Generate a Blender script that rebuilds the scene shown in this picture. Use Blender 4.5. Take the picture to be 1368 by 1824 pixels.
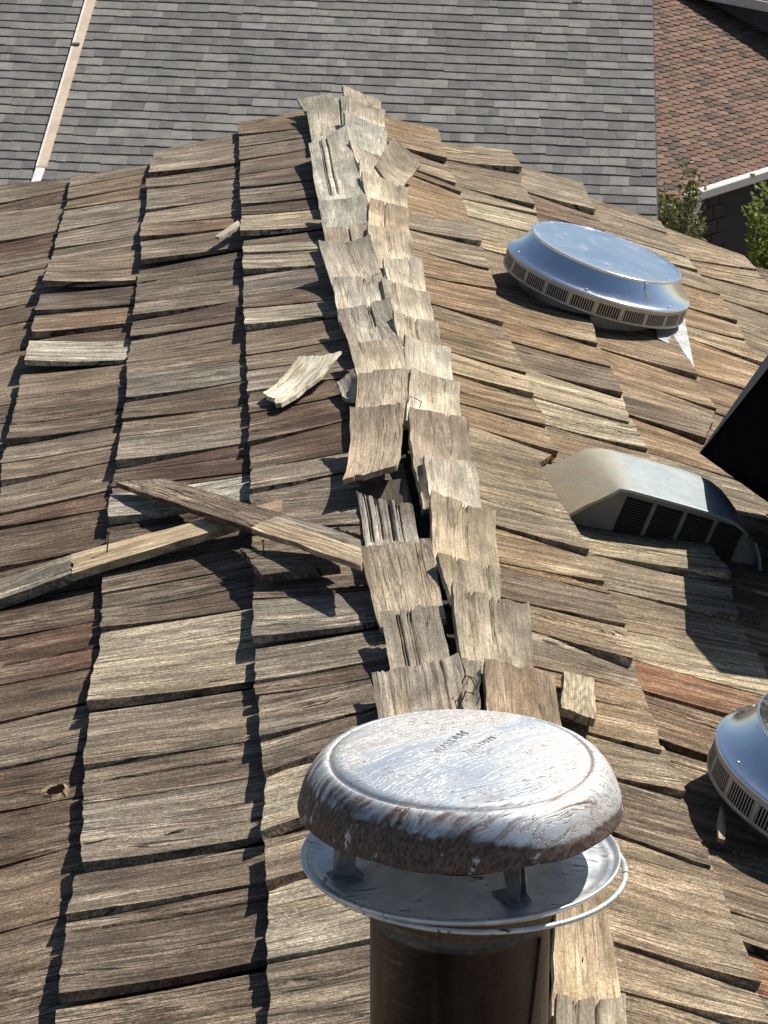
import bpy, math, random
import numpy as np
from mathutils import Matrix, Vector

for o in list(bpy.data.objects):
    bpy.data.objects.remove(o, do_unlink=True)
scene = bpy.context.scene
COL = scene.collection
R = math.radians

# ---------------------------------------------------------------- camera
PITCH, YAW, ROLL = R(19.32), R(3.92), R(1.89)
CAM = Vector((-.352, 0, 1.45))
Fv = Vector((math.sin(YAW) * math.cos(PITCH), math.cos(YAW) * math.cos(PITCH), -math.sin(PITCH)))
Rv = Vector((math.cos(YAW), -math.sin(YAW), 0))
Uv = Rv.cross(Fv)
R2 = Rv * math.cos(ROLL) + Uv * math.sin(ROLL)
U2 = -Rv * math.sin(ROLL) + Uv * math.cos(ROLL)
cd = bpy.data.cameras.new('camera')
cam = bpy.data.objects.new('camera', cd)
COL.objects.link(cam)
m3 = Matrix((R2, U2, -Fv)).transposed()
cam.matrix_world = Matrix.Translation(CAM) @ m3.to_4x4()
cd.sensor_fit = 'VERTICAL'
cd.sensor_height = 24
cd.lens = 63.98
cd.clip_start = .05
cd.clip_end = 3000
scene.camera = cam

# ---------------------------------------------------------------- daylight
SUN_AZ, SUN_EL = R(50), R(49)          # azimuth from the ridge direction towards the right
S = Vector((math.cos(SUN_EL) * math.sin(SUN_AZ), math.cos(SUN_EL) * math.cos(SUN_AZ), math.sin(SUN_EL)))
world = bpy.data.worlds.new('World')
scene.world = world
world.use_nodes = True
wn = world.node_tree
sky = wn.nodes.new('ShaderNodeTexSky')
sky.sky_type = 'NISHITA'
sky.sun_disc = False
sky.sun_elevation = SUN_EL
sky.sun_rotation = SUN_AZ
sky.air_density = 1.0
sky.dust_density = .6
wn.links.new(sky.outputs['Color'], wn.nodes['Background'].inputs['Color'])
wn.nodes['Background'].inputs['Strength'].default_value = .06
sd = bpy.data.lights.new('sun', 'SUN')
sd.energy = 5.0
sd.angle = R(.53)
sd.color = (1, .945, .85)
so = bpy.data.objects.new('sun', sd)
COL.objects.link(so)
so.rotation_euler = S.to_track_quat('Z', 'Y').to_euler()
so.location = S * 30
scene.view_settings.view_transform = 'Standard'
scene.view_settings.look = 'None'
scene.view_settings.gamma = 1
scene.view_settings.exposure = .45
scene.view_settings.use_curve_mapping = False

# ---------------------------------------------------------------- helpers
rng = random.Random(7)


def tag(o, label=None, cat=None, group=None, kind=None):
    if label: o['label'] = label
    if cat: o['category'] = cat
    if group: o['group'] = group
    if kind: o['kind'] = kind
    return o


def empty(name, loc=(0, 0, 0)):
    o = bpy.data.objects.new(name, None)
    o.empty_display_size = .1
    COL.objects.link(o)
    o.location = loc
    return o


def obj(name, verts, faces, mat, parent=None, matrix=None, smooth=None, color=None):
    me = bpy.data.meshes.new(name)
    me.from_pydata([tuple(v) for v in verts], [], faces)
    if mat: me.materials.append(mat)
    if smooth is True:
        me.polygons.foreach_set('use_smooth', [True] * len(faces))
    elif smooth:
        me.polygons.foreach_set('use_smooth', smooth)
    me.update()
    o = bpy.data.objects.new(name, me)
    COL.objects.link(o)
    if parent: o.parent = parent
    if matrix is not None: o.matrix_local = matrix
    if color: o.color = color
    return o


class MB:
    """collects simple solids into one mesh"""
    def __init__(self): self.v, self.f, self.s = [], [], []

    def add(self, v, f, smooth=False):
        n = len(self.v)
        self.v += [tuple(p) for p in v]
        self.f += [tuple(i + n for i in q) for q in f]
        self.s += [smooth] * len(f)

    def box(self, c, sx, sy, sz, M=None):
        v = [Vector((c[0] + x * sx / 2, c[1] + y * sy / 2, c[2] + z * sz / 2)) for x in (-1, 1) for y in (-1, 1) for z in (-1, 1)]
        if M is not None: v = [M @ p for p in v]
        self.add(v, [(0, 1, 3, 2), (4, 6, 7, 5), (0, 4, 5, 1), (2, 3, 7, 6), (0, 2, 6, 4), (1, 5, 7, 3)])

    def prism(self, top, bot):
        n = len(top)
        self.add(list(top) + list(bot), [tuple(range(n)), tuple(range(2 * n - 1, n - 1, -1))] + [(i, i + n, (i + 1) % n + n, (i + 1) % n) for i in range(n)])

    def lathe(self, prof, seg=72, M=None, smooth=True, a0=0, a1=2 * math.pi):
        full = abs(a1 - a0 - 2 * math.pi) < 1e-6
        k = seg if full else seg + 1
        v, f = [], []
        for (r, z) in prof:
            for i in range(k):
                a = a0 + (a1 - a0) * i / seg
                v.append(Vector((r * math.cos(a), r * math.sin(a), z)))
        for j in range(len(prof) - 1):
            for i in range(seg):
                i2 = (i + 1) % k
                f.append((j * k + i, j * k + i2, (j + 1) * k + i2, (j + 1) * k + i))
        if M is not None: v = [M @ p for p in v]
        self.add(v, f, smooth)

    def tube(self, pts, rad, seg=6, cap=True):
        pts = [Vector(p) for p in pts]
        v, f = [], []
        for i, p in enumerate(pts):
            d = (pts[min(i + 1, len(pts) - 1)] - pts[max(i - 1, 0)]).normalized()
            a = d.orthogonal().normalized()
            b = d.cross(a)
            r = rad[i] if isinstance(rad, (list, tuple)) else rad
            v += [p + (a * math.cos(2 * math.pi * k / seg) + b * math.sin(2 * math.pi * k / seg)) * r for k in range(seg)]
        for i in range(len(pts) - 1):
            for k in range(seg):
                f.append((i * seg + k, i * seg + (k + 1) % seg, (i + 1) * seg + (k + 1) % seg, (i + 1) * seg + k))
        if cap:
            f.append(tuple(range(seg))[::-1])
            f.append(tuple(range((len(pts) - 1) * seg, len(pts) * seg)))
        self.add(v, f, True)

    def build(self, name, mat, parent=None, matrix=None, color=None):
        return obj(name, self.v, self.f, mat, parent, matrix, self.s, color)


class NT:
    """tiny node helper"""
    def __init__(self, name):
        self.m = bpy.data.materials.new(name)
        self.m.use_nodes = True
        self.t = self.m.node_tree
        self.b = self.t.nodes['Principled BSDF']
        self.out = self.t.nodes['Material Output']

    def n(self, typ, **kw):
        nd = self.t.nodes.new(typ)
        for k, v in kw.items(): setattr(nd, k, v)
        return nd

    def put(self, sock, v):
        if isinstance(v, bpy.types.NodeSocket): self.t.links.new(v, sock)
        else: sock.default_value = v

    def math(self, op, a, b=None, c=None, clamp=False):
        nd = self.n('ShaderNodeMath', operation=op)
        nd.use_clamp = clamp
        for i, x in enumerate((a, b, c)):
            if x is not None: self.put(nd.inputs[i], x)
        return nd.outputs[0]

    def vmath(self, op, a, b):
        nd = self.n('ShaderNodeVectorMath', operation=op)
        self.put(nd.inputs[0], a)
        self.put(nd.inputs[1], b)
        return nd.outputs[0]

    def noise(self, vec, scale=1., detail=3., rough=.55, dist=0.):
        nd = self.n('ShaderNodeTexNoise')
        self.put(nd.inputs['Vector'], vec)
        nd.inputs['Scale'].default_value = scale
        nd.inputs['Detail'].default_value = detail
        nd.inputs['Roughness'].default_value = rough
        nd.inputs['Distortion'].default_value = dist
        return nd.outputs['Fac']

    def ramp(self, x, lo, hi, a=0., b=1.):
        nd = self.n('ShaderNodeMapRange')
        nd.interpolation_type = 'SMOOTHSTEP'
        self.put(nd.inputs[0], x)
        for i, q in zip((1, 2, 3, 4), (lo, hi, a, b)): self.put(nd.inputs[i], q)
        return nd.outputs[0]

    def mix(self, fac, a, b, blend='MIX'):
        nd = self.n('ShaderNodeMix', data_type='RGBA', blend_type=blend)
        self.put(nd.inputs[0], fac)
        for s_, q in ((nd.inputs[6], a), (nd.inputs[7], b)):
            self.put(s_, q if isinstance(q, bpy.types.NodeSocket) else (*q, 1))
        return nd.outputs[2]

    def scale(self, vec, k):
        nd = self.n('ShaderNodeVectorMath', operation='MULTIPLY')
        self.put(nd.inputs[0], vec)
        nd.inputs[1].default_value = k
        return nd.outputs[0]

    def fscale(self, col, f):
        nd = self.n('ShaderNodeVectorMath', operation='SCALE')
        self.put(nd.inputs[0], col)
        self.put(nd.inputs[3], f)
        return nd.outputs[0]

    def bump(self, h, dist, strength=1.):
        nd = self.n('ShaderNodeBump')
        nd.inputs['Strength'].default_value = strength
        nd.inputs['Distance'].default_value = dist
        self.put(nd.inputs['Height'], h)
        self.t.links.new(nd.outputs[0], self.b.inputs['Normal'])

    def coord(self, which='Object', shift=True):
        v = self.n('ShaderNodeTexCoord').outputs[which]
        if shift:
            r = self.n('ShaderNodeObjectInfo').outputs['Random']
            nd = self.n('ShaderNodeVectorMath', operation='SCALE')
            nd.inputs[0].default_value = (17.3, 41.7, 29.1)
            self.put(nd.inputs[3], r)
            v = self.vmath('ADD', v, nd.outputs[0])
        return v

    def set(self, **kw):
        for k, v in kw.items():
            s_ = self.b.inputs[k]
            if k in ('Base Color', 'Emission Color') and not isinstance(v, bpy.types.NodeSocket): v = (*v, 1)
            self.put(s_, v)
        return self


def wood_material(name, streak=1., pale_butt=.35, cap_fade=0., stipple=1., crack=1., lichen=0., warp_amt=.007, relief=.9, fine=1., fig=.55):
    """weathered wood; local x runs along the grain, the object's own colour is the wood's colour"""
    n = NT(name)
    raw = n.coord('Object', False)
    P = n.coord('Object', True)
    col = n.n('ShaderNodeObjectInfo').outputs['Color']
    warp = n.noise(n.scale(P, (6, 14, 6)), 1, 2)
    wv = n.n('ShaderNodeCombineXYZ')
    n.put(wv.inputs[1], n.math('MULTIPLY', n.math('SUBTRACT', warp, .5), warp_amt))
    Q = n.vmath('ADD', P, wv.outputs[0])
    s1 = n.noise(n.scale(Q, (2.2, 46, 20)), 1, 5, .62)
    s2 = n.noise(n.scale(Q, (9, 330, 60)), 1, 4, .6)
    s3 = n.noise(n.scale(Q, (26, 900, 100)), 1, 2, .6)
    st = n.noise(n.scale(P, (150, 420, 250)), 1, 3, .65)
    st2 = n.noise(n.scale(P, (420, 260, 250)), 1, 2, .6)
    bl = n.noise(n.scale(P, (7, 16, 10)), 1, 4, .6)
    rn = n.n('ShaderNodeObjectInfo').outputs['Random']
    ch1 = n.math('FRACT', n.math('MULTIPLY', rn, 7.31))
    ch2 = n.math('FRACT', n.math('MULTIPLY', rn, 13.77))
    ring = n.noise(n.scale(Q, (1.6, 13, 5)), 1, 2, .45)
    figure = n.math('ABSOLUTE', n.math('SINE', n.math('MULTIPLY', ring, 62.)))
    figure = n.math('POWER', figure, .6)
    ck = n.noise(n.scale(Q, (1.5, 34, 9)), 1, 3, .5)
    ckm = n.ramp(n.math('ABSOLUTE', n.math('SUBTRACT', ck, .5)), .004, .017, 1, 0)
    ck2 = n.noise(n.scale(Q, (5, 120, 9)), 1, 2, .5)
    ckm2 = n.math('MULTIPLY', n.ramp(n.math('ABSOLUTE', n.math('SUBTRACT', ck2, .52)), .006, .03, 1, 0), n.ramp(bl, .42, .6))
    crk = n.math('MULTIPLY', n.math('MAXIMUM', n.math('MULTIPLY', ckm, n.ramp(s1, .4, .62)), n.math('MULTIPLY', ckm2, n.math('ADD', .25, n.math('MULTIPLY', ch2, .75)))), crack)
    # brightness factor
    f = n.math('MULTIPLY', n.ramp(s1, .27, .73, 1 - .48 * streak, 1 + .5 * streak), n.ramp(s2, .27, .73, 1 - .34 * fine, 1 + .36 * fine))
    f = n.math('MULTIPLY', f, n.ramp(s3, .3, .7, 1 - .18 * fine, 1 + .2 * fine))
    f = n.math('MULTIPLY', f, n.ramp(st, .34, .66, 1 - .34 * stipple, 1 + .40 * stipple))
    f = n.math('MULTIPLY', f, n.ramp(st2, .36, .66, 1 - .24 * stipple, 1 + .34 * stipple))
    f = n.math('MULTIPLY', f, n.ramp(bl, .3, .72, .62, 1.28))
    f = n.math('MULTIPLY', f, n.math('SUBTRACT', 1, n.math('MULTIPLY', n.math('SUBTRACT', 1, figure), n.math('MULTIPLY', ch1, fig))))
    f = n.math('MULTIPLY', f, n.math('SUBTRACT', 1, n.math('MULTIPLY', crk, .85)))
    c = n.fscale(col, f)
    # silvered wood: blotches and the worn butt
    sx = n.n('ShaderNodeSeparateXYZ')
    n.put(sx.inputs[0], raw)
    worn = n.ramp(n.math('ADD', sx.outputs[0], n.math('MULTIPLY', n.math('SUBTRACT', s1, .5), .22)), -.11, .005)
    grey = n.fscale(n.mix(.5, (.36, .315, .24), col), n.math('MULTIPLY', f, 1.12))
    c = n.mix(n.math('MULTIPLY', worn, pale_butt), c, grey)
    c = n.mix(n.math('MULTIPLY', n.ramp(bl, .48, .68), .3), c, n.fscale(n.mix(.5, (.36, .32, .255), col), f))
    stn = n.noise(n.scale(P, (9, 26, 10)), 1, 5, .65)
    c = n.mix(n.math('MULTIPLY', n.ramp(stn, .55, .68), n.math('MULTIPLY', ch2, .75)), c, n.mix(1., c, (.50, .38, .30), 'MULTIPLY'))
    # brown, freshly exposed streaks
    c = n.mix(n.math('MULTIPLY', n.ramp(n.noise(n.scale(Q, (4, 30, 10)), 1, 3), .54, .7), .4), c, n.mix(1., c, (.92, .72, .52), 'MULTIPLY'))
    if cap_fade:
        zone = n.ramp(n.math('ADD', sx.outputs[0], n.math('MULTIPLY', n.math('SUBTRACT', n.noise(n.scale(P, (10, 22, 10)), 1, 4), .5), .26)), -.17, -.04)
        c = n.mix(n.math('MULTIPLY', zone, cap_fade), c, n.mix(1., c, (.60, .595, .60), 'MULTIPLY'))
    if lichen:
        lv = n.noise(n.scale(P, (38, 38, 38)), 1, 6, .7)
        c = n.mix(n.math('MULTIPLY', n.ramp(lv, .5, .62), lichen), c, n.fscale(n.mix(n.ramp(st, .4, .6), (.2, .2, .17), (.40, .38, .31)), n.ramp(s2, .2, .8, .6, 1.3)))
    n.set(**{'Base Color': c, 'Roughness': .88, 'Specular IOR Level': .25})
    h = n.math('ADD', n.math('MULTIPLY', s2, .55), n.math('MULTIPLY', s1, .5))
    h = n.math('ADD', h, n.math('MULTIPLY', s3, .28))
    h = n.math('ADD', h, n.math('MULTIPLY', n.math('ADD', st, st2), .16 * stipple))
    h = n.math('ADD', h, n.math('MULTIPLY', n.math('MULTIPLY', figure, ch1), .35))
    h = n.math('SUBTRACT', h, n.math('MULTIPLY', crk, 1.3))
    n.bump(h, .0035, relief)
    return n.m


def plain(name, col, rough=.7, metal=0., noise_amt=.2, scale=30., bump=.0, spec=.5):
    n = NT(name)
    P = n.coord('Object', True)
    a = n.noise(P, scale, 5, .6)
    n.set(**{'Base Color': n.fscale(n.mix(0., col, col), n.ramp(a, .3, .7, 1 - noise_amt, 1 + noise_amt)), 'Roughness': rough, 'Metallic': metal, 'Specular IOR Level': spec})
    if bump: n.bump(n.noise(P, scale * 3, 4, .6), bump)
    return n.m


M_SHAKE = wood_material('weathered_cedar_shake')
M_CAP = wood_material('silvered_ridge_cedar', streak=.5, pale_butt=.0, cap_fade=.85, stipple=.5, crack=.6, warp_amt=.002, relief=.5, fine=.6, fig=.22)
M_CAPL = wood_material('lichened_ridge_cedar', streak=.6, pale_butt=.0, cap_fade=.5, stipple=.8, crack=.6, lichen=.7, warp_amt=.002, relief=.5, fine=.6, fig=.15)
M_SPLIT = wood_material('split_wood', streak=.6, pale_butt=0., stipple=.4, crack=.5, warp_amt=.003, relief=.6)
M_FELT = plain('roofing_felt', (.022, .02, .018), .95, 0, .4, 60, .002)
M_NAIL = plain('rusty_steel', (.05, .035, .028), .6, .6, .3, 200)

# slope frames: u runs down the slope, w is the slope's normal
PL, PR = R(11.53), R(15.26)
FRL = Matrix(((-math.cos(PL), 0, -math.sin(PL)), (0, -1, 0), (-math.sin(PL), 0, math.cos(PL)))).to_4x4()
FRR = Matrix(((math.cos(PR), 0, math.sin(PR)), (0, 1, 0), (-math.sin(PR), 0, math.cos(PR)))).to_4x4()


def fnoise(n, r, a):
    """smooth-ish 1-D random sequence"""
    k = [r.uniform(-1, 1) for _ in range(n // 2 + 3)]
    return [a * (k[i // 2] * (.5 if i % 2 else 1) + (k[i // 2 + 1] * .5 if i % 2 else 0) + r.uniform(-.45, .45)) for i in range(n)]


def board(name, quad, hfun, thick, mat, parent, color, seed, ns=8, nt=13, rag=.004, crack=None, grain=.0007, ragtop=0., gap=0., holes=(), M=None, side_w=.0012, jag=0.):
    """one split board. quad = (A far/top, B near/top, C far/butt, D near/butt) in slope-frame (u, v);
    s runs from AB to CD along the grain, t from A/C to B/D.  hfun(s,t) -> height of its upper face."""
    r = random.Random(seed)
    A, B, C, D = [Vector(p) for p in quad]
    g = (C + D) / 2 - (A + B) / 2
    ln = g.length
    ex = g / ln
    ey = Vector((-ex.y, ex.x))
    org = (C + D) / 2
    ts = [i / (nt - 1) for i in range(nt)]
    dep = [0.] * nt
    cr = []
    if crack is not None:
        cr = crack if isinstance(crack, (list, tuple)) else [crack]
        w0 = .0035 / max((A - B).length, .02)
        for c_ in cr:
            for d_, q in ((-w0 * 1.6, 0), (-w0 * .5, 1), (w0 * .5, 1), (w0 * 1.6, 0)):
                ts.append(c_ + d_)
                dep.append(q)
    order = sorted(range(len(ts)), key=lambda i: ts[i])
    ts = [min(max(ts[i], 0), 1) for i in order]
    dep = [dep[i] for i in order]
    nt = len(ts)
    gr = fnoise(nt, r, grain)
    rg = fnoise(nt, r, rag)
    rt = fnoise(nt, r, ragtop)
    if jag:
        brk = sorted(r.uniform(0, 1) for _ in range(r.randint(3, 7)))
        off = [r.uniform(-jag, jag) for _ in range(len(brk) + 1)]
        for j, t in enumerate(ts):
            rg[j] += off[sum(t > b_ for b_ in brk)]
            rt[j] += off[-1 - sum(t > b_ for b_ in brk)] * .7
    e0, e1 = fnoise(ns + 1, r, side_w), fnoise(ns + 1, r, side_w)
    cstart = r.uniform(.1, .6)
    top, bot = [], []
    for i in range(ns + 1):
        s_ = i / ns
        for j, t in enumerate(ts):
            p = (A * (1 - s_) + C * s_) * (1 - t) + (B * (1 - s_) + D * s_) * t
            wd = ((B * (1 - s_) + D * s_) - (A * (1 - s_) + C * s_))
            wl = max(wd.length, 1e-4)
            q = p - org
            x, y = q.dot(ex), q.dot(ey)
            sg = 1 if wd.dot(ey) > 0 else -1
            y += sg * ((gap + e0[i]) * (1 - t) - (gap + e1[i]) * t)
            x += rg[j] * (1 if i == ns else (.25 if i == ns - 1 else 0)) + rt[j] * (1 if i == 0 else 0)
            z = hfun(s_, t) + gr[j] * (.5 + .5 * s_)
            th = thick(s_) if callable(thick) else thick
            zt = z - (min(.012, th * .8) if dep[j] and s_ > cstart else 0)
            top.append((x, y, zt))
            bot.append((x, y, z - th))
    flip = ((B - A).dot(ey) < 0)
    nr = nt
    v = list(top)
    f, sm = [], []

    def quadf(a, b, c, d, s__):
        f.append((a, d, c, b) if flip else (a, b, c, d))
        sm.append(s__)
    skip = set(holes)
    for i in range(ns):
        for j in range(nt - 1):
            if (i, j) in skip: continue
            quadf(i * nr + j, (i + 1) * nr + j, (i + 1) * nr + j + 1, i * nr + j + 1, True)
    nb = len(v)
    v += bot
    for i in range(ns):
        for j in range(nt - 1):
            if (i, j) in skip: continue
            quadf(nb + i * nr + j, nb + i * nr + j + 1, nb + (i + 1) * nr + j + 1, nb + (i + 1) * nr + j, True)
    loop = [(0, j) for j in range(nt)] + [(i, nt - 1) for i in range(1, ns + 1)] + [(ns, j) for j in range(nt - 2, -1, -1)] + [(i, 0) for i in range(ns - 1, 0, -1)]
    n0 = len(v)
    v += [top[i * nr + j] for i, j in loop] + [bot[i * nr + j] for i, j in loop]
    L = len(loop)
    for k in range(L):
        k2 = (k + 1) % L
        quadf(n0 + k, n0 + k2, n0 + L + k2, n0 + L + k, False)
    mat4 = Matrix(((ex.x, ey.x, 0, org.x), (ex.y, ey.y, 0, org.y), (0, 0, 1, 0), (0, 0, 0, 1)))
    if M is not None: mat4 = M @ mat4
    return obj(name, v, f, mat, parent, mat4, sm, color)

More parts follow.
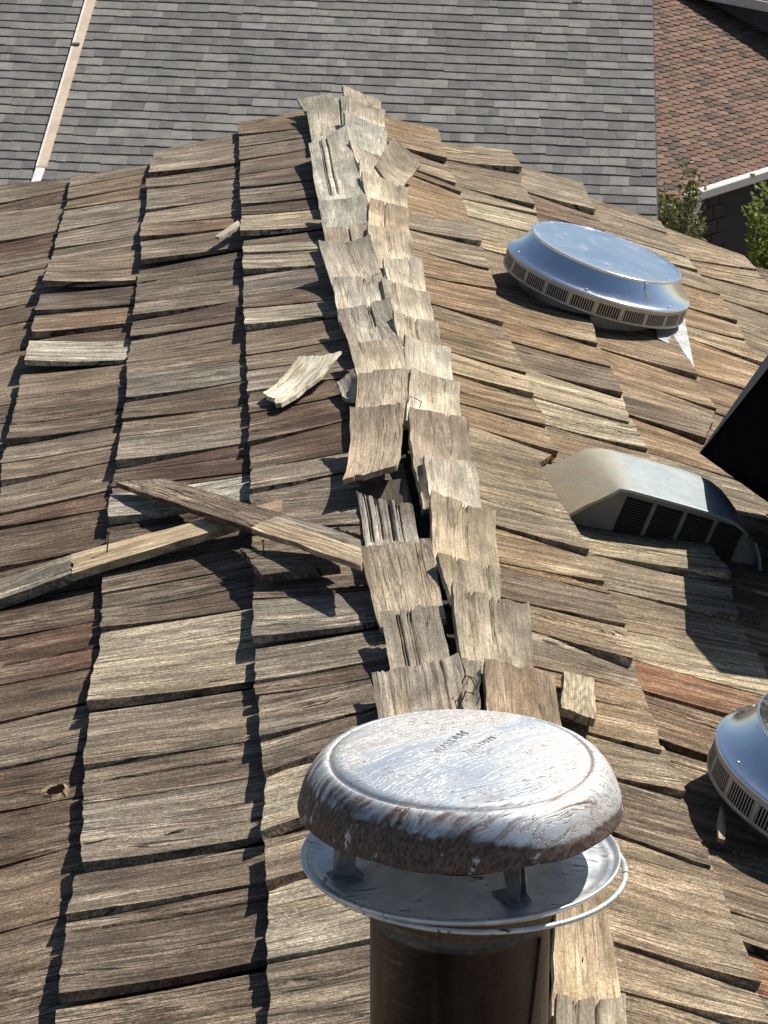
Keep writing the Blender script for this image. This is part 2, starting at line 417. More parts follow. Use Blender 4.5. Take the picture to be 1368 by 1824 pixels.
# ---------------------------------------------------------------- measured layout: (u down the slope, Y along the ridge) in metres
SHAKES = {
'L1': [
(0.096,7.444, 0.085,7.208, 0.278,7.361, 0.279,7.197, 0, None, None),
(0.085,7.208, 0.098,7.090, 0.279,7.197, 0.280,7.050, 0, None, None),
(0.098,7.090, 0.102,6.938, 0.280,7.050, 0.277,6.885, 0, None, None),
(0.102,6.938, 0.108,6.754, 0.277,6.885, 0.279,6.693, 0, None, None),
(0.108,6.754, 0.102,6.569, 0.279,6.693, 0.278,6.536, 0, 'd', None),
(0.102,6.569, 0.092,6.390, 0.278,6.536, 0.275,6.333, 12, None, None),
(0.093,6.369, 0.116,6.258, 0.277,6.338, 0.278,6.247, 0, 'd', None),
(0.116,6.258, 0.099,6.077, 0.278,6.247, 0.279,6.024, 18, 'p', None),
(0.100,6.046, 0.104,5.952, 0.276,6.025, 0.277,5.964, 0, 'd', None),
(0.104,5.952, 0.105,5.865, 0.277,5.964, 0.276,5.864, 10, 'p', None),
(0.105,5.865, 0.112,5.731, 0.277,5.904, 0.278,5.719, 14, 'p', None),
(0.112,5.721, 0.103,5.578, 0.279,5.728, 0.281,5.540, 0, 'g', None),
(0.103,5.578, 0.102,5.437, 0.281,5.540, 0.279,5.421, 0, 'd', None),
(0.102,5.437, 0.107,5.317, 0.279,5.421, 0.276,5.260, 14, 'p', None),
(0.108,5.295, 0.124,5.126, 0.279,5.260, 0.279,5.091, 0, None, None),
(0.124,5.126, 0.113,5.016, 0.279,5.091, 0.278,4.990, 0, None, None),
(0.113,5.016, 0.092,4.878, 0.278,4.990, 0.277,4.838, 5, None, None),
(0.092,4.878, 0.112,4.764, 0.277,4.854, 0.277,4.702, 0, None, None),
(0.112,4.764, 0.093,4.621, 0.277,4.702, 0.278,4.523, 8, 'dr', None),
(0.093,4.621, 0.113,4.436, 0.279,4.548, 0.277,4.395, 0, 'dr', None),
(0.113,4.436, 0.124,4.326, 0.277,4.395, 0.278,4.259, 12, 'g', None),
(0.124,4.326, 0.110,4.065, 0.280,4.294, 0.282,4.091, 0, None, None),
(0.110,4.065, 0.114,3.790, 0.282,4.091, 0.280,3.807, 0, None, None),
(0.114,3.790, 0.142,3.780, 0.280,3.807, 0.281,3.779, 0, 'dr', None),
(0.142,3.780, 0.108,3.644, 0.281,3.779, 0.282,3.604, 18, 'g', None),
(0.100,3.623, 0.106,3.510, 0.281,3.595, 0.281,3.460, 8, None, None),
(0.106,3.510, 0.122,3.447, 0.283,3.479, 0.280,3.414, 0, 'd', None),
(0.122,3.447, 0.125,3.338, 0.280,3.414, 0.276,3.261, 10, None, 0.45),
(0.125,3.338, 0.225,3.186, 0.278,3.284, 0.272,3.147, 10, None, None),
(0.225,3.186, 0.227,3.021, 0.273,3.168, 0.279,2.983, 12, 'p', 0.5),
(0.222,2.999, 0.223,2.877, 0.278,2.974, 0.274,2.843, 8, None, None),
(0.223,2.877, 0.167,2.703, 0.276,2.858, 0.278,2.671, 8, 'p', None),
(0.167,2.703, 0.177,2.510, 0.279,2.686, 0.279,2.488, 0, None, 0.3),
],
'L2': [
(0.280,7.338, 0.279,6.947, 0.508,7.205, 0.511,6.889, 12, 'g', None),
(0.287,6.914, 0.288,6.760, 0.521,6.854, 0.513,6.713, 5, None, None),
(0.288,6.760, 0.290,6.548, 0.514,6.736, 0.509,6.473, 4, 'g', None),
(0.290,6.548, 0.291,6.340, 0.510,6.490, 0.517,6.351, 0, 'g', None),
(0.291,6.340, 0.296,6.228, 0.517,6.351, 0.516,6.196, 0, None, None),
(0.296,6.228, 0.282,6.042, 0.516,6.196, 0.505,5.955, 16, None, None),
(0.282,6.004, 0.283,5.914, 0.513,5.934, 0.517,5.886, 0, None, None),
(0.283,5.914, 0.284,5.762, 0.517,5.886, 0.514,5.756, 0, None, None),
(0.284,5.762, 0.282,5.575, 0.514,5.756, 0.511,5.497, 12, None, 0.5),
(0.282,5.575, 0.285,5.415, 0.515,5.542, 0.514,5.371, 0, 'd', None),
(0.285,5.415, 0.283,5.294, 0.514,5.371, 0.516,5.250, 0, None, None),
(0.283,5.294, 0.284,5.125, 0.516,5.250, 0.514,5.104, 0, None, None),
(0.284,5.125, 0.280,4.988, 0.514,5.104, 0.508,4.919, 8, None, None),
(0.280,4.988, 0.281,4.824, 0.510,4.946, 0.513,4.806, 4, 'd', None),
(0.281,4.824, 0.284,4.729, 0.514,4.819, 0.512,4.699, 6, None, None),
(0.284,4.729, 0.287,4.597, 0.514,4.718, 0.513,4.537, 8, 'g', None),
(0.287,4.597, 0.280,4.437, 0.516,4.562, 0.519,4.437, 0, 'dr', None),
(0.280,4.437, 0.280,4.425, 0.519,4.437, 0.519,4.390, 0, 'd', None),
(0.280,4.425, 0.289,4.289, 0.519,4.390, 0.515,4.238, 12, 'w', None),
(0.289,4.289, 0.290,4.179, 0.519,4.273, 0.517,4.122, 0, 'd', None),
(0.290,4.179, 0.289,3.977, 0.517,4.122, 0.514,3.919, 5, 'd', None),
(0.289,3.977, 0.279,3.897, 0.515,3.932, 0.512,3.844, 0, 'd', None),
(0.279,3.897, 0.284,3.803, 0.512,3.844, 0.511,3.774, 0, 'd', None),
(0.284,3.803, 0.289,3.678, 0.511,3.774, 0.513,3.631, 7, 'p', None),
(0.289,3.678, 0.287,3.519, 0.516,3.648, 0.514,3.475, 16, 'p', 0.85),
(0.288,3.498, 0.282,3.322, 0.513,3.475, 0.513,3.285, 5, 'g', None),
(0.282,3.322, 0.284,3.204, 0.515,3.296, 0.507,3.164, 8, None, None),
(0.284,3.204, 0.282,3.030, 0.509,3.182, 0.499,2.977, 17, None, 0.72),
(0.281,3.010, 0.282,2.909, 0.510,2.977, 0.511,2.856, 8, None, None),
(0.282,2.909, 0.283,2.718, 0.513,2.872, 0.510,2.668, 14, None, 0.2),
(0.283,2.702, 0.286,2.528, 0.515,2.667, 0.511,2.529, 0, None, None),
],
'L3': [
(0.525,7.117, 0.523,7.016, 0.726,7.075, 0.721,6.918, 5, None, None),
(0.523,7.016, 0.529,6.861, 0.724,6.942, 0.719,6.773, 4, None, None),
(0.529,6.861, 0.528,6.713, 0.721,6.791, 0.722,6.670, 0, None, None),
(0.528,6.713, 0.523,6.529, 0.722,6.670, 0.723,6.433, 6, None, 0.6),
(0.523,6.529, 0.521,6.324, 0.726,6.459, 0.723,6.265, 5, 'g', None),
(0.521,6.324, 0.525,6.171, 0.725,6.287, 0.722,6.095, 7, None, None),
(0.525,6.171, 0.523,5.888, 0.726,6.124, 0.719,5.859, 22, None, None),
(0.525,5.852, 0.520,5.693, 0.727,5.841, 0.728,5.666, 12, None, None),
(0.522,5.679, 0.523,5.542, 0.731,5.671, 0.726,5.501, 9, 'b', None),
(0.526,5.524, 0.527,5.412, 0.730,5.506, 0.728,5.463, 0, 'd', None),
(0.527,5.412, 0.530,5.261, 0.728,5.463, 0.722,5.255, 22, 'w', None),
(0.532,5.245, 0.525,5.111, 0.732,5.230, 0.723,5.040, 6, None, None),
(0.525,5.111, 0.528,4.835, 0.726,5.060, 0.723,4.766, 12, None, 0.65),
(0.528,4.835, 0.524,4.728, 0.728,4.806, 0.727,4.663, 5, None, None),
(0.524,4.728, 0.524,4.625, 0.729,4.679, 0.717,4.550, 7, None, None),
(0.524,4.625, 0.526,4.469, 0.721,4.571, 0.721,4.385, 6, None, 0.4),
(0.526,4.469, 0.529,4.377, 0.725,4.403, 0.725,4.333, 0, 'dr', None),
(0.529,4.377, 0.538,4.305, 0.729,4.332, 0.729,4.262, 0, 'd', None),
(0.538,4.305, 0.531,4.182, 0.719,4.264, 0.719,4.111, 6, None, None),
(0.531,4.182, 0.524,4.015, 0.723,4.129, 0.723,3.958, 0, 'd', None),
(0.524,4.015, 0.516,3.863, 0.727,3.957, 0.727,3.796, 8, 'd', None),
(0.516,3.863, 0.519,3.677, 0.717,3.825, 0.717,3.616, 6, 'dr', None),
(0.519,3.677, 0.524,3.549, 0.721,3.635, 0.721,3.468, 6, None, None),
(0.524,3.549, 0.520,3.379, 0.725,3.488, 0.725,3.310, 9, None, None),
(0.520,3.379, 0.522,3.238, 0.729,3.343, 0.729,3.180, 10, 'd', None),
(0.522,3.238, 0.517,3.097, 0.719,3.220, 0.719,3.002, 10, None, None),
(0.517,3.097, 0.519,2.912, 0.723,3.039, 0.723,2.834, 6, None, 0.75),
(0.519,2.912, 0.520,2.687, 0.727,2.857, 0.727,2.603, 6, None, 0.65),
(0.520,2.687, 0.517,2.522, 0.717,2.631, 0.717,2.443, 5, None, None),
],
'L4': [
(0.732,7.125, 0.739,6.977, 0.924,7.119, 0.924,6.885, 0, None, None),
(0.739,6.977, 0.735,6.831, 0.928,6.883, 0.928,6.748, 5, None, None),
(0.735,6.831, 0.736,6.524, 0.932,6.769, 0.932,6.433, 5, None, None),
(0.736,6.524, 0.736,6.316, 0.936,6.457, 0.936,6.276, 0, 'dr', None),
(0.736,6.316, 0.733,6.174, 0.926,6.278, 0.926,6.085, 5, None, None),
(0.733,6.174, 0.736,5.983, 0.930,6.108, 0.930,5.946, 0, None, None),
(0.736,5.983, 0.748,5.870, 0.934,5.945, 0.934,5.771, 6, None, None),
(0.748,5.870, 0.740,5.715, 0.924,5.804, 0.924,5.644, 4, 'd', None),
(0.740,5.715, 0.739,5.559, 0.928,5.662, 0.928,5.442, 7, None, None),
(0.739,5.559, 0.736,5.389, 0.932,5.475, 0.932,5.252, 7, None, None),
(0.736,5.389, 0.732,5.110, 0.936,5.286, 0.936,5.043, 0, None, None),
(0.732,5.110, 0.733,4.984, 0.926,5.046, 0.926,4.946, 0, None, None),
(0.733,4.984, 0.733,4.805, 0.930,4.945, 0.930,4.735, 5, None, None),
],
'R1': [
(0.122,7.436, 0.110,7.068, 0.265,7.394, 0.251,6.937, 14, 'b', None),
(0.110,7.068, 0.152,6.887, 0.262,7.014, 0.261,6.853, 0, None, None),
(0.152,6.887, 0.168,6.781, 0.261,6.853, 0.258,6.690, 5, None, None),
(0.168,6.781, 0.161,6.720, 0.262,6.716, 0.267,6.622, 0, 'd', None),
(0.161,6.720, 0.109,6.255, 0.267,6.622, 0.265,6.269, 0, 'b', None),
(0.109,6.255, 0.097,6.091, 0.265,6.269, 0.262,6.046, 10, 'g', None),
(0.097,6.091, 0.097,5.904, 0.270,6.094, 0.256,5.815, 12, 'g', None),
(0.097,5.904, 0.108,5.664, 0.265,5.871, 0.261,5.662, 0, 'b', None),
(0.108,5.664, 0.100,5.438, 0.261,5.662, 0.248,5.377, 5, 'b', None),
(0.100,5.438, 0.098,5.332, 0.252,5.398, 0.251,5.286, 0, None, None),
(0.098,5.332, 0.098,5.094, 0.251,5.286, 0.251,5.000, 9, 'b', None),
(0.098,5.094, 0.104,4.933, 0.258,5.036, 0.247,4.858, 7, 'p', 0.45),
(0.104,4.933, 0.101,4.746, 0.253,4.885, 0.256,4.681, 5, 'b', None),
(0.101,4.746, 0.091,4.621, 0.260,4.699, 0.258,4.530, 9, None, None),
(0.091,4.621, 0.100,4.479, 0.265,4.562, 0.216,4.457, 0, None, None),
(0.100,4.479, 0.104,4.073, 0.216,4.457, 0.246,4.012, 14, None, 0.7),
(0.104,4.073, 0.114,3.907, 0.257,4.056, 0.258,3.896, 6, 'b', None),
(0.114,3.907, 0.097,3.889, 0.262,3.915, 0.257,3.848, 6, None, None),
(0.097,3.889, 0.086,3.749, 0.261,3.866, 0.262,3.710, 6, 'd', None),
(0.086,3.749, 0.113,3.635, 0.267,3.728, 0.252,3.564, 14, None, None),
(0.113,3.635, 0.099,3.497, 0.263,3.604, 0.253,3.463, 3, None, None),
(0.099,3.497, 0.106,3.296, 0.255,3.472, 0.239,3.236, 14, 'b', None),
(0.106,3.296, 0.128,3.159, 0.249,3.272, 0.252,3.125, 6, 'g', None),
(0.128,3.159, 0.156,2.975, 0.257,3.140, 0.252,2.919, 8, 'd', None),
(0.156,2.975, 0.141,2.683, 0.258,2.938, 0.258,2.638, 4, None, None),
(0.141,2.683, 0.098,2.584, 0.261,2.646, 0.252,2.552, 9, None, None),
(0.098,2.584, 0.105,2.502, 0.256,2.570, 0.256,2.479, 0, None, None),
],
'R2': [
(0.276,7.328, 0.273,7.086, 0.473,7.386, 0.478,7.114, 16, 'g', None),
(0.273,7.086, 0.274,6.981, 0.493,7.204, 0.460,6.965, 0, 'd', None),
(0.274,6.981, 0.270,6.774, 0.460,6.965, 0.465,6.688, 12, None, None),
(0.270,6.774, 0.285,6.626, 0.476,6.751, 0.464,6.613, 0, 'g', None),
(0.285,6.626, 0.284,6.430, 0.464,6.613, 0.454,6.379, 4, 'p', 0.5),
(0.284,6.430, 0.276,6.106, 0.458,6.399, 0.445,6.049, 8, 'p', 0.5),
(0.276,6.106, 0.269,5.711, 0.453,6.087, 0.470,5.654, 4, 'g', None),
(0.269,5.711, 0.264,5.494, 0.474,5.672, 0.451,5.395, 10, 'b', None),
(0.264,5.494, 0.262,5.322, 0.460,5.438, 0.458,5.241, 5, 'b', None),
(0.262,5.322, 0.266,5.136, 0.463,5.261, 0.453,5.043, 12, None, 0.3),
(0.266,5.136, 0.262,4.938, 0.464,5.091, 0.441,4.852, 12, 'p', 0.5),
(0.262,4.938, 0.270,4.768, 0.452,4.898, 0.451,4.698, 8, 'p', 0.6),
(0.270,4.768, 0.264,4.461, 0.458,4.728, 0.461,4.423, 0, None, None),
(0.264,4.461, 0.278,4.296, 0.461,4.423, 0.480,4.280, 0, None, None),
(0.278,4.296, 0.266,4.083, 0.480,4.280, 0.488,4.057, 14, 'p', None),
(0.266,4.083, 0.268,3.930, 0.501,4.102, 0.475,3.897, 6, 'g', None),
(0.268,3.930, 0.275,3.758, 0.481,3.915, 0.481,3.763, 5, None, None),
(0.275,3.758, 0.272,3.640, 0.486,3.778, 0.468,3.563, 14, 'p', None),
(0.272,3.640, 0.266,3.518, 0.458,3.608, 0.458,3.443, 6, 'r', None),
(0.266,3.518, 0.266,3.360, 0.462,3.462, 0.462,3.250, 12, 'd', None),
(0.264,3.329, 0.266,3.200, 0.466,3.266, 0.466,3.152, 4, 'g', None),
(0.266,3.200, 0.264,3.045, 0.456,3.168, 0.456,2.972, 8, 'd', None),
(0.264,3.045, 0.262,2.863, 0.460,3.001, 0.460,2.799, 4, None, None),
(0.262,2.863, 0.264,2.796, 0.464,2.814, 0.464,2.685, 12, None, None),
(0.263,2.766, 0.272,2.661, 0.468,2.701, 0.468,2.599, 0, 'r', None),
(0.272,2.661, 0.272,2.510, 0.458,2.602, 0.458,2.434, 0, None, None),
],
'R3': [
(0.510,7.322, 0.480,6.960, 0.668,7.229, 0.642,6.830, 12, None, None),
(0.480,6.960, 0.471,6.707, 0.655,6.895, 0.645,6.634, 5, None, 0.5),
(0.471,6.707, 0.465,6.403, 0.650,6.660, 0.655,6.351, 0, None, None),
(0.465,6.403, 0.483,6.098, 0.655,6.351, 0.672,6.005, 0, None, None),
(0.483,6.098, 0.469,5.483, 0.672,6.005, 0.670,5.382, 10, 'b', None),
(0.469,5.483, 0.482,5.287, 0.681,5.425, 0.673,5.168, 4, 'b', None),
(0.482,5.287, 0.481,5.126, 0.678,5.184, 0.647,5.063, 4, None, None),
(0.481,5.126, 0.475,4.984, 0.651,5.079, 0.600,4.895, 12, None, None),
(0.475,4.984, 0.476,4.773, 0.613,4.941, 0.649,4.699, 4, 'b', None),
(0.476,4.773, 0.480,4.513, 0.653,4.713, 0.657,4.491, 0, None, None),
(0.480,4.513, 0.488,4.315, 0.661,4.490, 0.661,4.324, 0, None, None),
(0.488,4.315, 0.508,4.103, 0.651,4.323, 0.651,4.056, 6, 'd', None),
(0.508,4.103, 0.491,3.951, 0.655,4.074, 0.655,3.879, 5, 'd', None),
(0.491,3.951, 0.496,3.808, 0.659,3.896, 0.659,3.742, 0, None, None),
],
'R4': [
(0.666,7.164, 0.674,7.001, 0.859,7.023, 0.849,6.863, 4, 'g', None),
(0.674,7.001, 0.663,6.737, 0.854,6.884, 0.853,6.604, 6, None, 0.5),
(0.663,6.737, 0.679,6.590, 0.861,6.635, 0.861,6.464, 5, 'p', None),
(0.679,6.590, 0.721,6.383, 0.867,6.489, 0.880,6.252, 7, None, None),
(0.721,6.383, 0.722,6.122, 0.888,6.286, 0.872,5.995, 8, 'b', None),
(0.722,6.122, 0.724,5.904, 0.882,6.033, 0.865,5.846, 3, 'b', None),
(0.724,5.904, 0.715,5.811, 0.869,5.860, 0.869,5.660, 9, 'p', 0.5),
(0.715,5.811, 0.693,5.475, 0.880,5.700, 0.852,5.394, 9, 'b', None),
(0.693,5.475, 0.686,5.211, 0.856,5.433, 0.856,5.062, 5, None, None),
(0.686,5.211, 0.658,4.984, 0.860,5.088, 0.860,4.805, 5, None, None),
],
'R5': [
(0.868,7.051, 0.872,6.678, 1.069,6.891, 1.064,6.703, 8, 'g', None),
(0.872,6.678, 0.879,6.538, 1.068,6.737, 1.068,6.463, 5, None, 0.5),
(0.879,6.538, 0.905,6.338, 1.072,6.486, 1.072,6.206, 8, None, None),
(0.905,6.338, 0.891,6.061, 1.076,6.246, 1.076,5.866, 5, None, None),
(0.891,6.061, 0.881,5.759, 1.066,5.908, 1.066,5.584, 0, None, None),
],
}
CAPS_LEFT = [
(0.108,7.394, 0.024,7.421, 0.091,7.295, 0.006,7.310),
(0.088,7.328, -0.018,7.269, 0.088,6.837, 0.005,6.905),
(0.097,6.770, 0.006,6.914, 0.095,6.154, -0.002,6.146),
(0.095,6.139, -0.007,6.132, 0.093,5.865, 0.001,5.874),
(0.091,5.884, 0.004,5.865, 0.096,5.618, 0.003,5.647),
(0.107,5.623, 0.005,5.676, 0.091,5.428, 0.000,5.432),
(0.092,5.448, -0.007,5.396, 0.090,5.148, 0.005,5.190),
(0.091,5.185, -0.007,5.202, 0.073,4.932, -0.011,4.946),
(0.079,4.941, -0.010,4.929, 0.072,4.737, -0.008,4.733),
(0.071,4.758, -0.019,4.726, 0.098,4.453, 0.006,4.462),
(0.094,4.451, 0.005,4.443, 0.123,4.162, 0.036,4.178),
(0.104,4.082, 0.023,3.990, 0.105,3.812, 0.022,3.818),
(0.113,3.830, 0.006,3.823, 0.101,3.573, 0.008,3.571),
(0.097,3.578, 0.016,3.570, 0.095,3.367, 0.013,3.388),
(0.120,3.380, -0.000,3.387, 0.122,3.153, -0.000,3.151),
(0.104,3.190, 0.002,3.190, 0.102,2.930, 0.004,2.930),
(0.100,2.960, 0.002,2.960, 0.100,2.700, 0.002,2.700),
(0.102,2.730, 0.002,2.730, 0.100,2.460, 0.002,2.460),
]
CAPS_RIGHT = [
(-0.013,7.419, 0.092,7.396, 0.011,7.263, 0.101,7.269),
(-0.007,7.267, 0.099,7.264, -0.009,7.038, 0.094,7.013),
(-0.020,7.086, 0.090,7.019, -0.017,6.723, 0.076,6.679),
(-0.024,6.735, 0.052,6.636, 0.002,6.518, 0.101,6.569),
(-0.002,6.571, 0.092,6.584, -0.002,6.357, 0.088,6.349),
(-0.009,6.377, 0.101,6.358, 0.005,6.091, 0.090,6.091),
(-0.005,6.075, 0.084,6.098, -0.016,5.807, 0.081,5.856),
(-0.023,5.820, 0.077,5.868, -0.017,5.519, 0.073,5.580),
(-0.007,5.529, 0.087,5.657, 0.015,5.340, 0.082,5.344),
(-0.019,5.372, 0.078,5.349, -0.008,5.116, 0.080,5.098),
(-0.013,5.102, 0.077,5.111, 0.004,4.930, 0.082,4.928),
(-0.003,4.929, 0.088,4.944, 0.000,4.713, 0.082,4.701),
(-0.003,4.704, 0.085,4.711, -0.021,4.459, 0.077,4.474),
(-0.030,4.449, 0.079,4.478, -0.029,4.208, 0.078,4.250),
(-0.019,4.223, 0.075,4.257, -0.015,3.999, 0.069,3.996),
(-0.026,3.999, 0.079,3.997, -0.031,3.750, 0.075,3.780),
(-0.035,3.745, 0.068,3.767, -0.014,3.625, 0.062,3.634),
(-0.023,3.620, 0.096,3.625, -0.021,3.361, 0.082,3.359),
(0.000,3.356, 0.099,3.352, -0.007,3.115, 0.099,3.143),
(0.017,2.669, 0.081,2.762, -0.007,2.445, 0.079,2.498),
(-0.011,2.448, 0.072,2.493, -0.024,2.279, 0.064,2.327),
(0.000,3.150, 0.098,3.150, -0.002,2.890, 0.098,2.890),
(0.000,2.930, 0.090,2.930, -0.002,2.690, 0.086,2.690),
]
PIECES = {'curl': [(0.0767, 6.3362), (0.1537, 6.6234), (0.0287, 6.5183), (0.077, 6.7211)], 'shard': [(0.1048, 4.7047), (0.0803, 4.6382), (0.1121, 4.776), (0.0755, 4.7999)], 'strip': [(-0.0342, 3.1921), (-0.0162, 3.2068), (-0.0217, 3.3841), (0.0043, 3.3735)], 'narrow': [(-0.0301, 3.9789), (-0.0187, 3.9957), (-0.032, 4.2354), (-0.0152, 4.2406)], 'under': [(0.1039, 3.9611), (0.0281, 3.9725), (0.0991, 4.2337), (0.0236, 4.2147)]}
LOOSE = {'chip': [(0.1777, 4.9403), (0.0983, 4.8893), (0.2521, 4.7711), (0.2122, 4.6944)], 'plank_brown': [(0.2238, 4.0443), (0.2786, 4.0091), (0.416, 4.325), (0.5031, 4.3529)], 'plank_pale': [(0.1102, 3.8157), (0.1138, 3.7457), (0.2415, 4.0173), (0.2769, 3.9945)], 'plank_grey': [(0.1082, 3.8562), (0.1102, 3.8171), (0.2232, 4.0301), (0.2415, 4.0188)], 'lath_pale': [(0.2761, 4.1478), (0.2768, 4.0862), (0.5661, 4.0757), (0.5616, 3.9879)], 'lath_grey': [(0.5667, 4.0755), (0.5622, 3.9877), (0.7297, 4.0034), (0.7218, 3.9134)], 'lath_tip': [(0.2272, 4.157), (0.2287, 4.0925), (0.2755, 4.148), (0.2763, 4.0864)], 'nail1': (0.5116, 4.0501), 'nail2': (0.2605, 3.9085), 'tri': [(0.1822, 3.8856), (0.1449, 3.8276), (0.296, 3.9518), (0.2628, 3.8253)], 'sliver': [(0.2845, 6.1683), (0.2784, 6.1082), (0.3357, 6.0326), (0.3267, 6.0098)], 'block': [(0.1294, 3.4355), (0.1732, 3.4399), (0.1032, 3.2785), (0.1523, 3.2721)], 'splinter': [(0.2972, 3.1061), (0.3023, 3.1089), (0.2838, 3.0219), (0.2913, 3.0259)]}
LOOSE.update({'plank_brown': [(0.2227, 4.0187), (0.2772, 3.9837), (0.4193, 4.3646), (0.5072, 4.3927)], 'plank_pale': [(0.1098, 3.7834), (0.1133, 3.7139), (0.2414, 4.0061), (0.2767, 3.9835)], 'plank_grey': [(0.1077, 3.8235), (0.1097, 3.7848), (0.2223, 4.0184), (0.2414, 4.0077)]})
STAPLES = [('L', (0.0094, 5.3801), (-0.0137, 5.3773), 0.07), ('L', (0.0936, 4.4106), (0.0661, 4.4007), 0.066), ('L', (0.0931, 4.4009), (0.0656, 4.3911), 0.066), ('R', (-0.0207, 4.5381), (-0.0019, 4.5152), 0.066), ('R', (-0.0329, 3.28), (-0.0157, 3.2666), 0.066), ('R', (-0.0373, 3.2233), (-0.0201, 3.2122), 0.066), ('R', (-0.0279, 3.2749), (-0.0234, 3.2405), 0.068)]
# ================================================================= the house with the old shake roof
house = tag(empty('house', (0, 4.4, -4.2)), 'house with a worn wooden shake roof and broken ridge caps in the foreground', 'house')
hinv = house.matrix_basis.inverted() if False else Matrix.Translation((0, -4.4, 4.2))


def end_y(side, u):
    return 7.43 - .32 * u if side == 'L' else 7.42 - .46 * u


def deck(frame, sg, umax, name, side):
    v, f = [], []
    for (u, y) in ((-.01, 1.2), (umax, 1.2), (umax, end_y(side, umax) - .05), (-.01, end_y(side, 0) - .06)):
        v.append((u, sg * y, -.002))
    for (u, y) in ((-.01, 1.2), (umax, 1.2), (umax, end_y(side, umax) - .05), (-.01, end_y(side, 0) - .06)):
        v.append((u, sg * y, -.03))
    f = [(0, 1, 2, 3), (7, 6, 5, 4), (0, 4, 5, 1), (1, 5, 6, 2), (2, 6, 7, 3)]
    if sg < 0: f = [q[::-1] for q in f]
    return obj(name, v, f, M_FELT, house, hinv @ frame)


slopeL = deck(FRL, -1, 1.42, 'roof_slope', 'L')
slopeR = deck(FRR, 1, 1.75, 'roof_slope', 'R')
w = MB()
w.box((0, 4.2, -2.5), 2.3, 5.2, 3.2)
w.build('wall', plain('stucco', (.42, .38, .32), .9, 0, .1, 20), house, hinv)

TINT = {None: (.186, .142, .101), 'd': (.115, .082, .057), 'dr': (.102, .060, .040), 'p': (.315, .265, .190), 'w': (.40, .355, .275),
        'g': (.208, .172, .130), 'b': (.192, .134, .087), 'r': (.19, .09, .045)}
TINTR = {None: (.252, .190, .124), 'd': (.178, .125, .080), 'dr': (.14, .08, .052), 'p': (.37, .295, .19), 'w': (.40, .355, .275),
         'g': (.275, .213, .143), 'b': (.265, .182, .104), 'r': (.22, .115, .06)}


def vary(c, r, a=.14):
    k = 1 + r.uniform(-a, a)
    h = r.uniform(-.05, .05)
    return (c[0] * k * (1 + h), c[1] * k, c[2] * k * (1 - h), 1)


def proj_px(P):
    d = P - CAM
    z = d.dot(Fv)
    return 684 + 4862.2 * d.dot(R2) / z, 912 - 4862.2 * d.dot(U2) / z


sid = [0]
extra = {'L': MB(), 'R': MB()}
SLOT = {}


def shake(side, q, lift, tint, crack, utop_min, holes=()):
    """q = four (u, Y): far/top, near/top, far/butt, near/butt"""
    sid[0] += 1
    r = random.Random(1000 + sid[0])
    sg = -1 if side == 'L' else 1
    fr = FRL if side == 'L' else FRR
    parent = slopeL if side == 'L' else slopeR
    pts = [Vector((p[0], sg * p[1])) for p in q]
    A, B, C, D = pts
    A = A + (A - C).normalized() * min(.19, max(.0, A.x - utop_min))
    B = B + (B - D).normalized() * min(.19, max(.0, B.x - utop_min))
    L = ((C + D) / 2 - (A + B) / 2).length
    T = .031
    wd = (C - D).length
    dz = r.uniform(-.0015, .0025)
    nroll = r.uniform(.000, .0055) * min(1, wd / .12)
    cup = r.uniform(-.0015, .003)
    curl = r.uniform(-.001, .005) if r.random() < .8 else r.uniform(.004, .009)
    wav = r.uniform(-.0006, .0006)
    lf = lift * .001

    def h(s_, t):
        up = (1 - s_) * L
        e = max(0, (s_ - (1 - .27 / L)) / (.27 / L)) if L > .27 else s_
        z = max(T - .061 * up, .004) + dz * e + nroll * t * e + cup * ((2 * t - 1) ** 2 - .4) * e + curl * e ** 3
        z += lf * e ** 1.6 * (.35 + .65 * t) + wav * math.sin(7 * t + 3 * s_)
        return z
    cw = (C + D) / 2
    P = fr @ Vector((cw.x - .1, cw.y, .03))
    px, py = proj_px(P)
    inview = -140 < px < 1510 and 120 < py < 1960 and P.y > 2.1
    if crack is None and r.random() < .28: crack = r.uniform(.2, .8)
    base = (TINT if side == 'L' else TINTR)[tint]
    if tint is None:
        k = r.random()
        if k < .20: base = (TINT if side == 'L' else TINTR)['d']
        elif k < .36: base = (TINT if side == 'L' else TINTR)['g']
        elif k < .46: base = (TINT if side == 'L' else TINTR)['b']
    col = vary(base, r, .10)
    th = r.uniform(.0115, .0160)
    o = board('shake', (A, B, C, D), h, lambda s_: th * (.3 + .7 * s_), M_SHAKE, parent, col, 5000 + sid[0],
              ns=9, nt=max(6, min(18, int(wd / .012))), rag=.0016, crack=crack if wd > .05 else None, grain=.0011, gap=r.uniform(.0018, .0042), holes=holes, side_w=.0012, jag=.0012)
    if not inview:
        e = extra[side]
        ml = o.matrix_basis.copy()
        e.add([ml @ v.co for v in o.data.vertices], [tuple(p.vertices) for p in o.data.polygons], True)
        bpy.data.objects.remove(o, do_unlink=True)
        return None
    return o


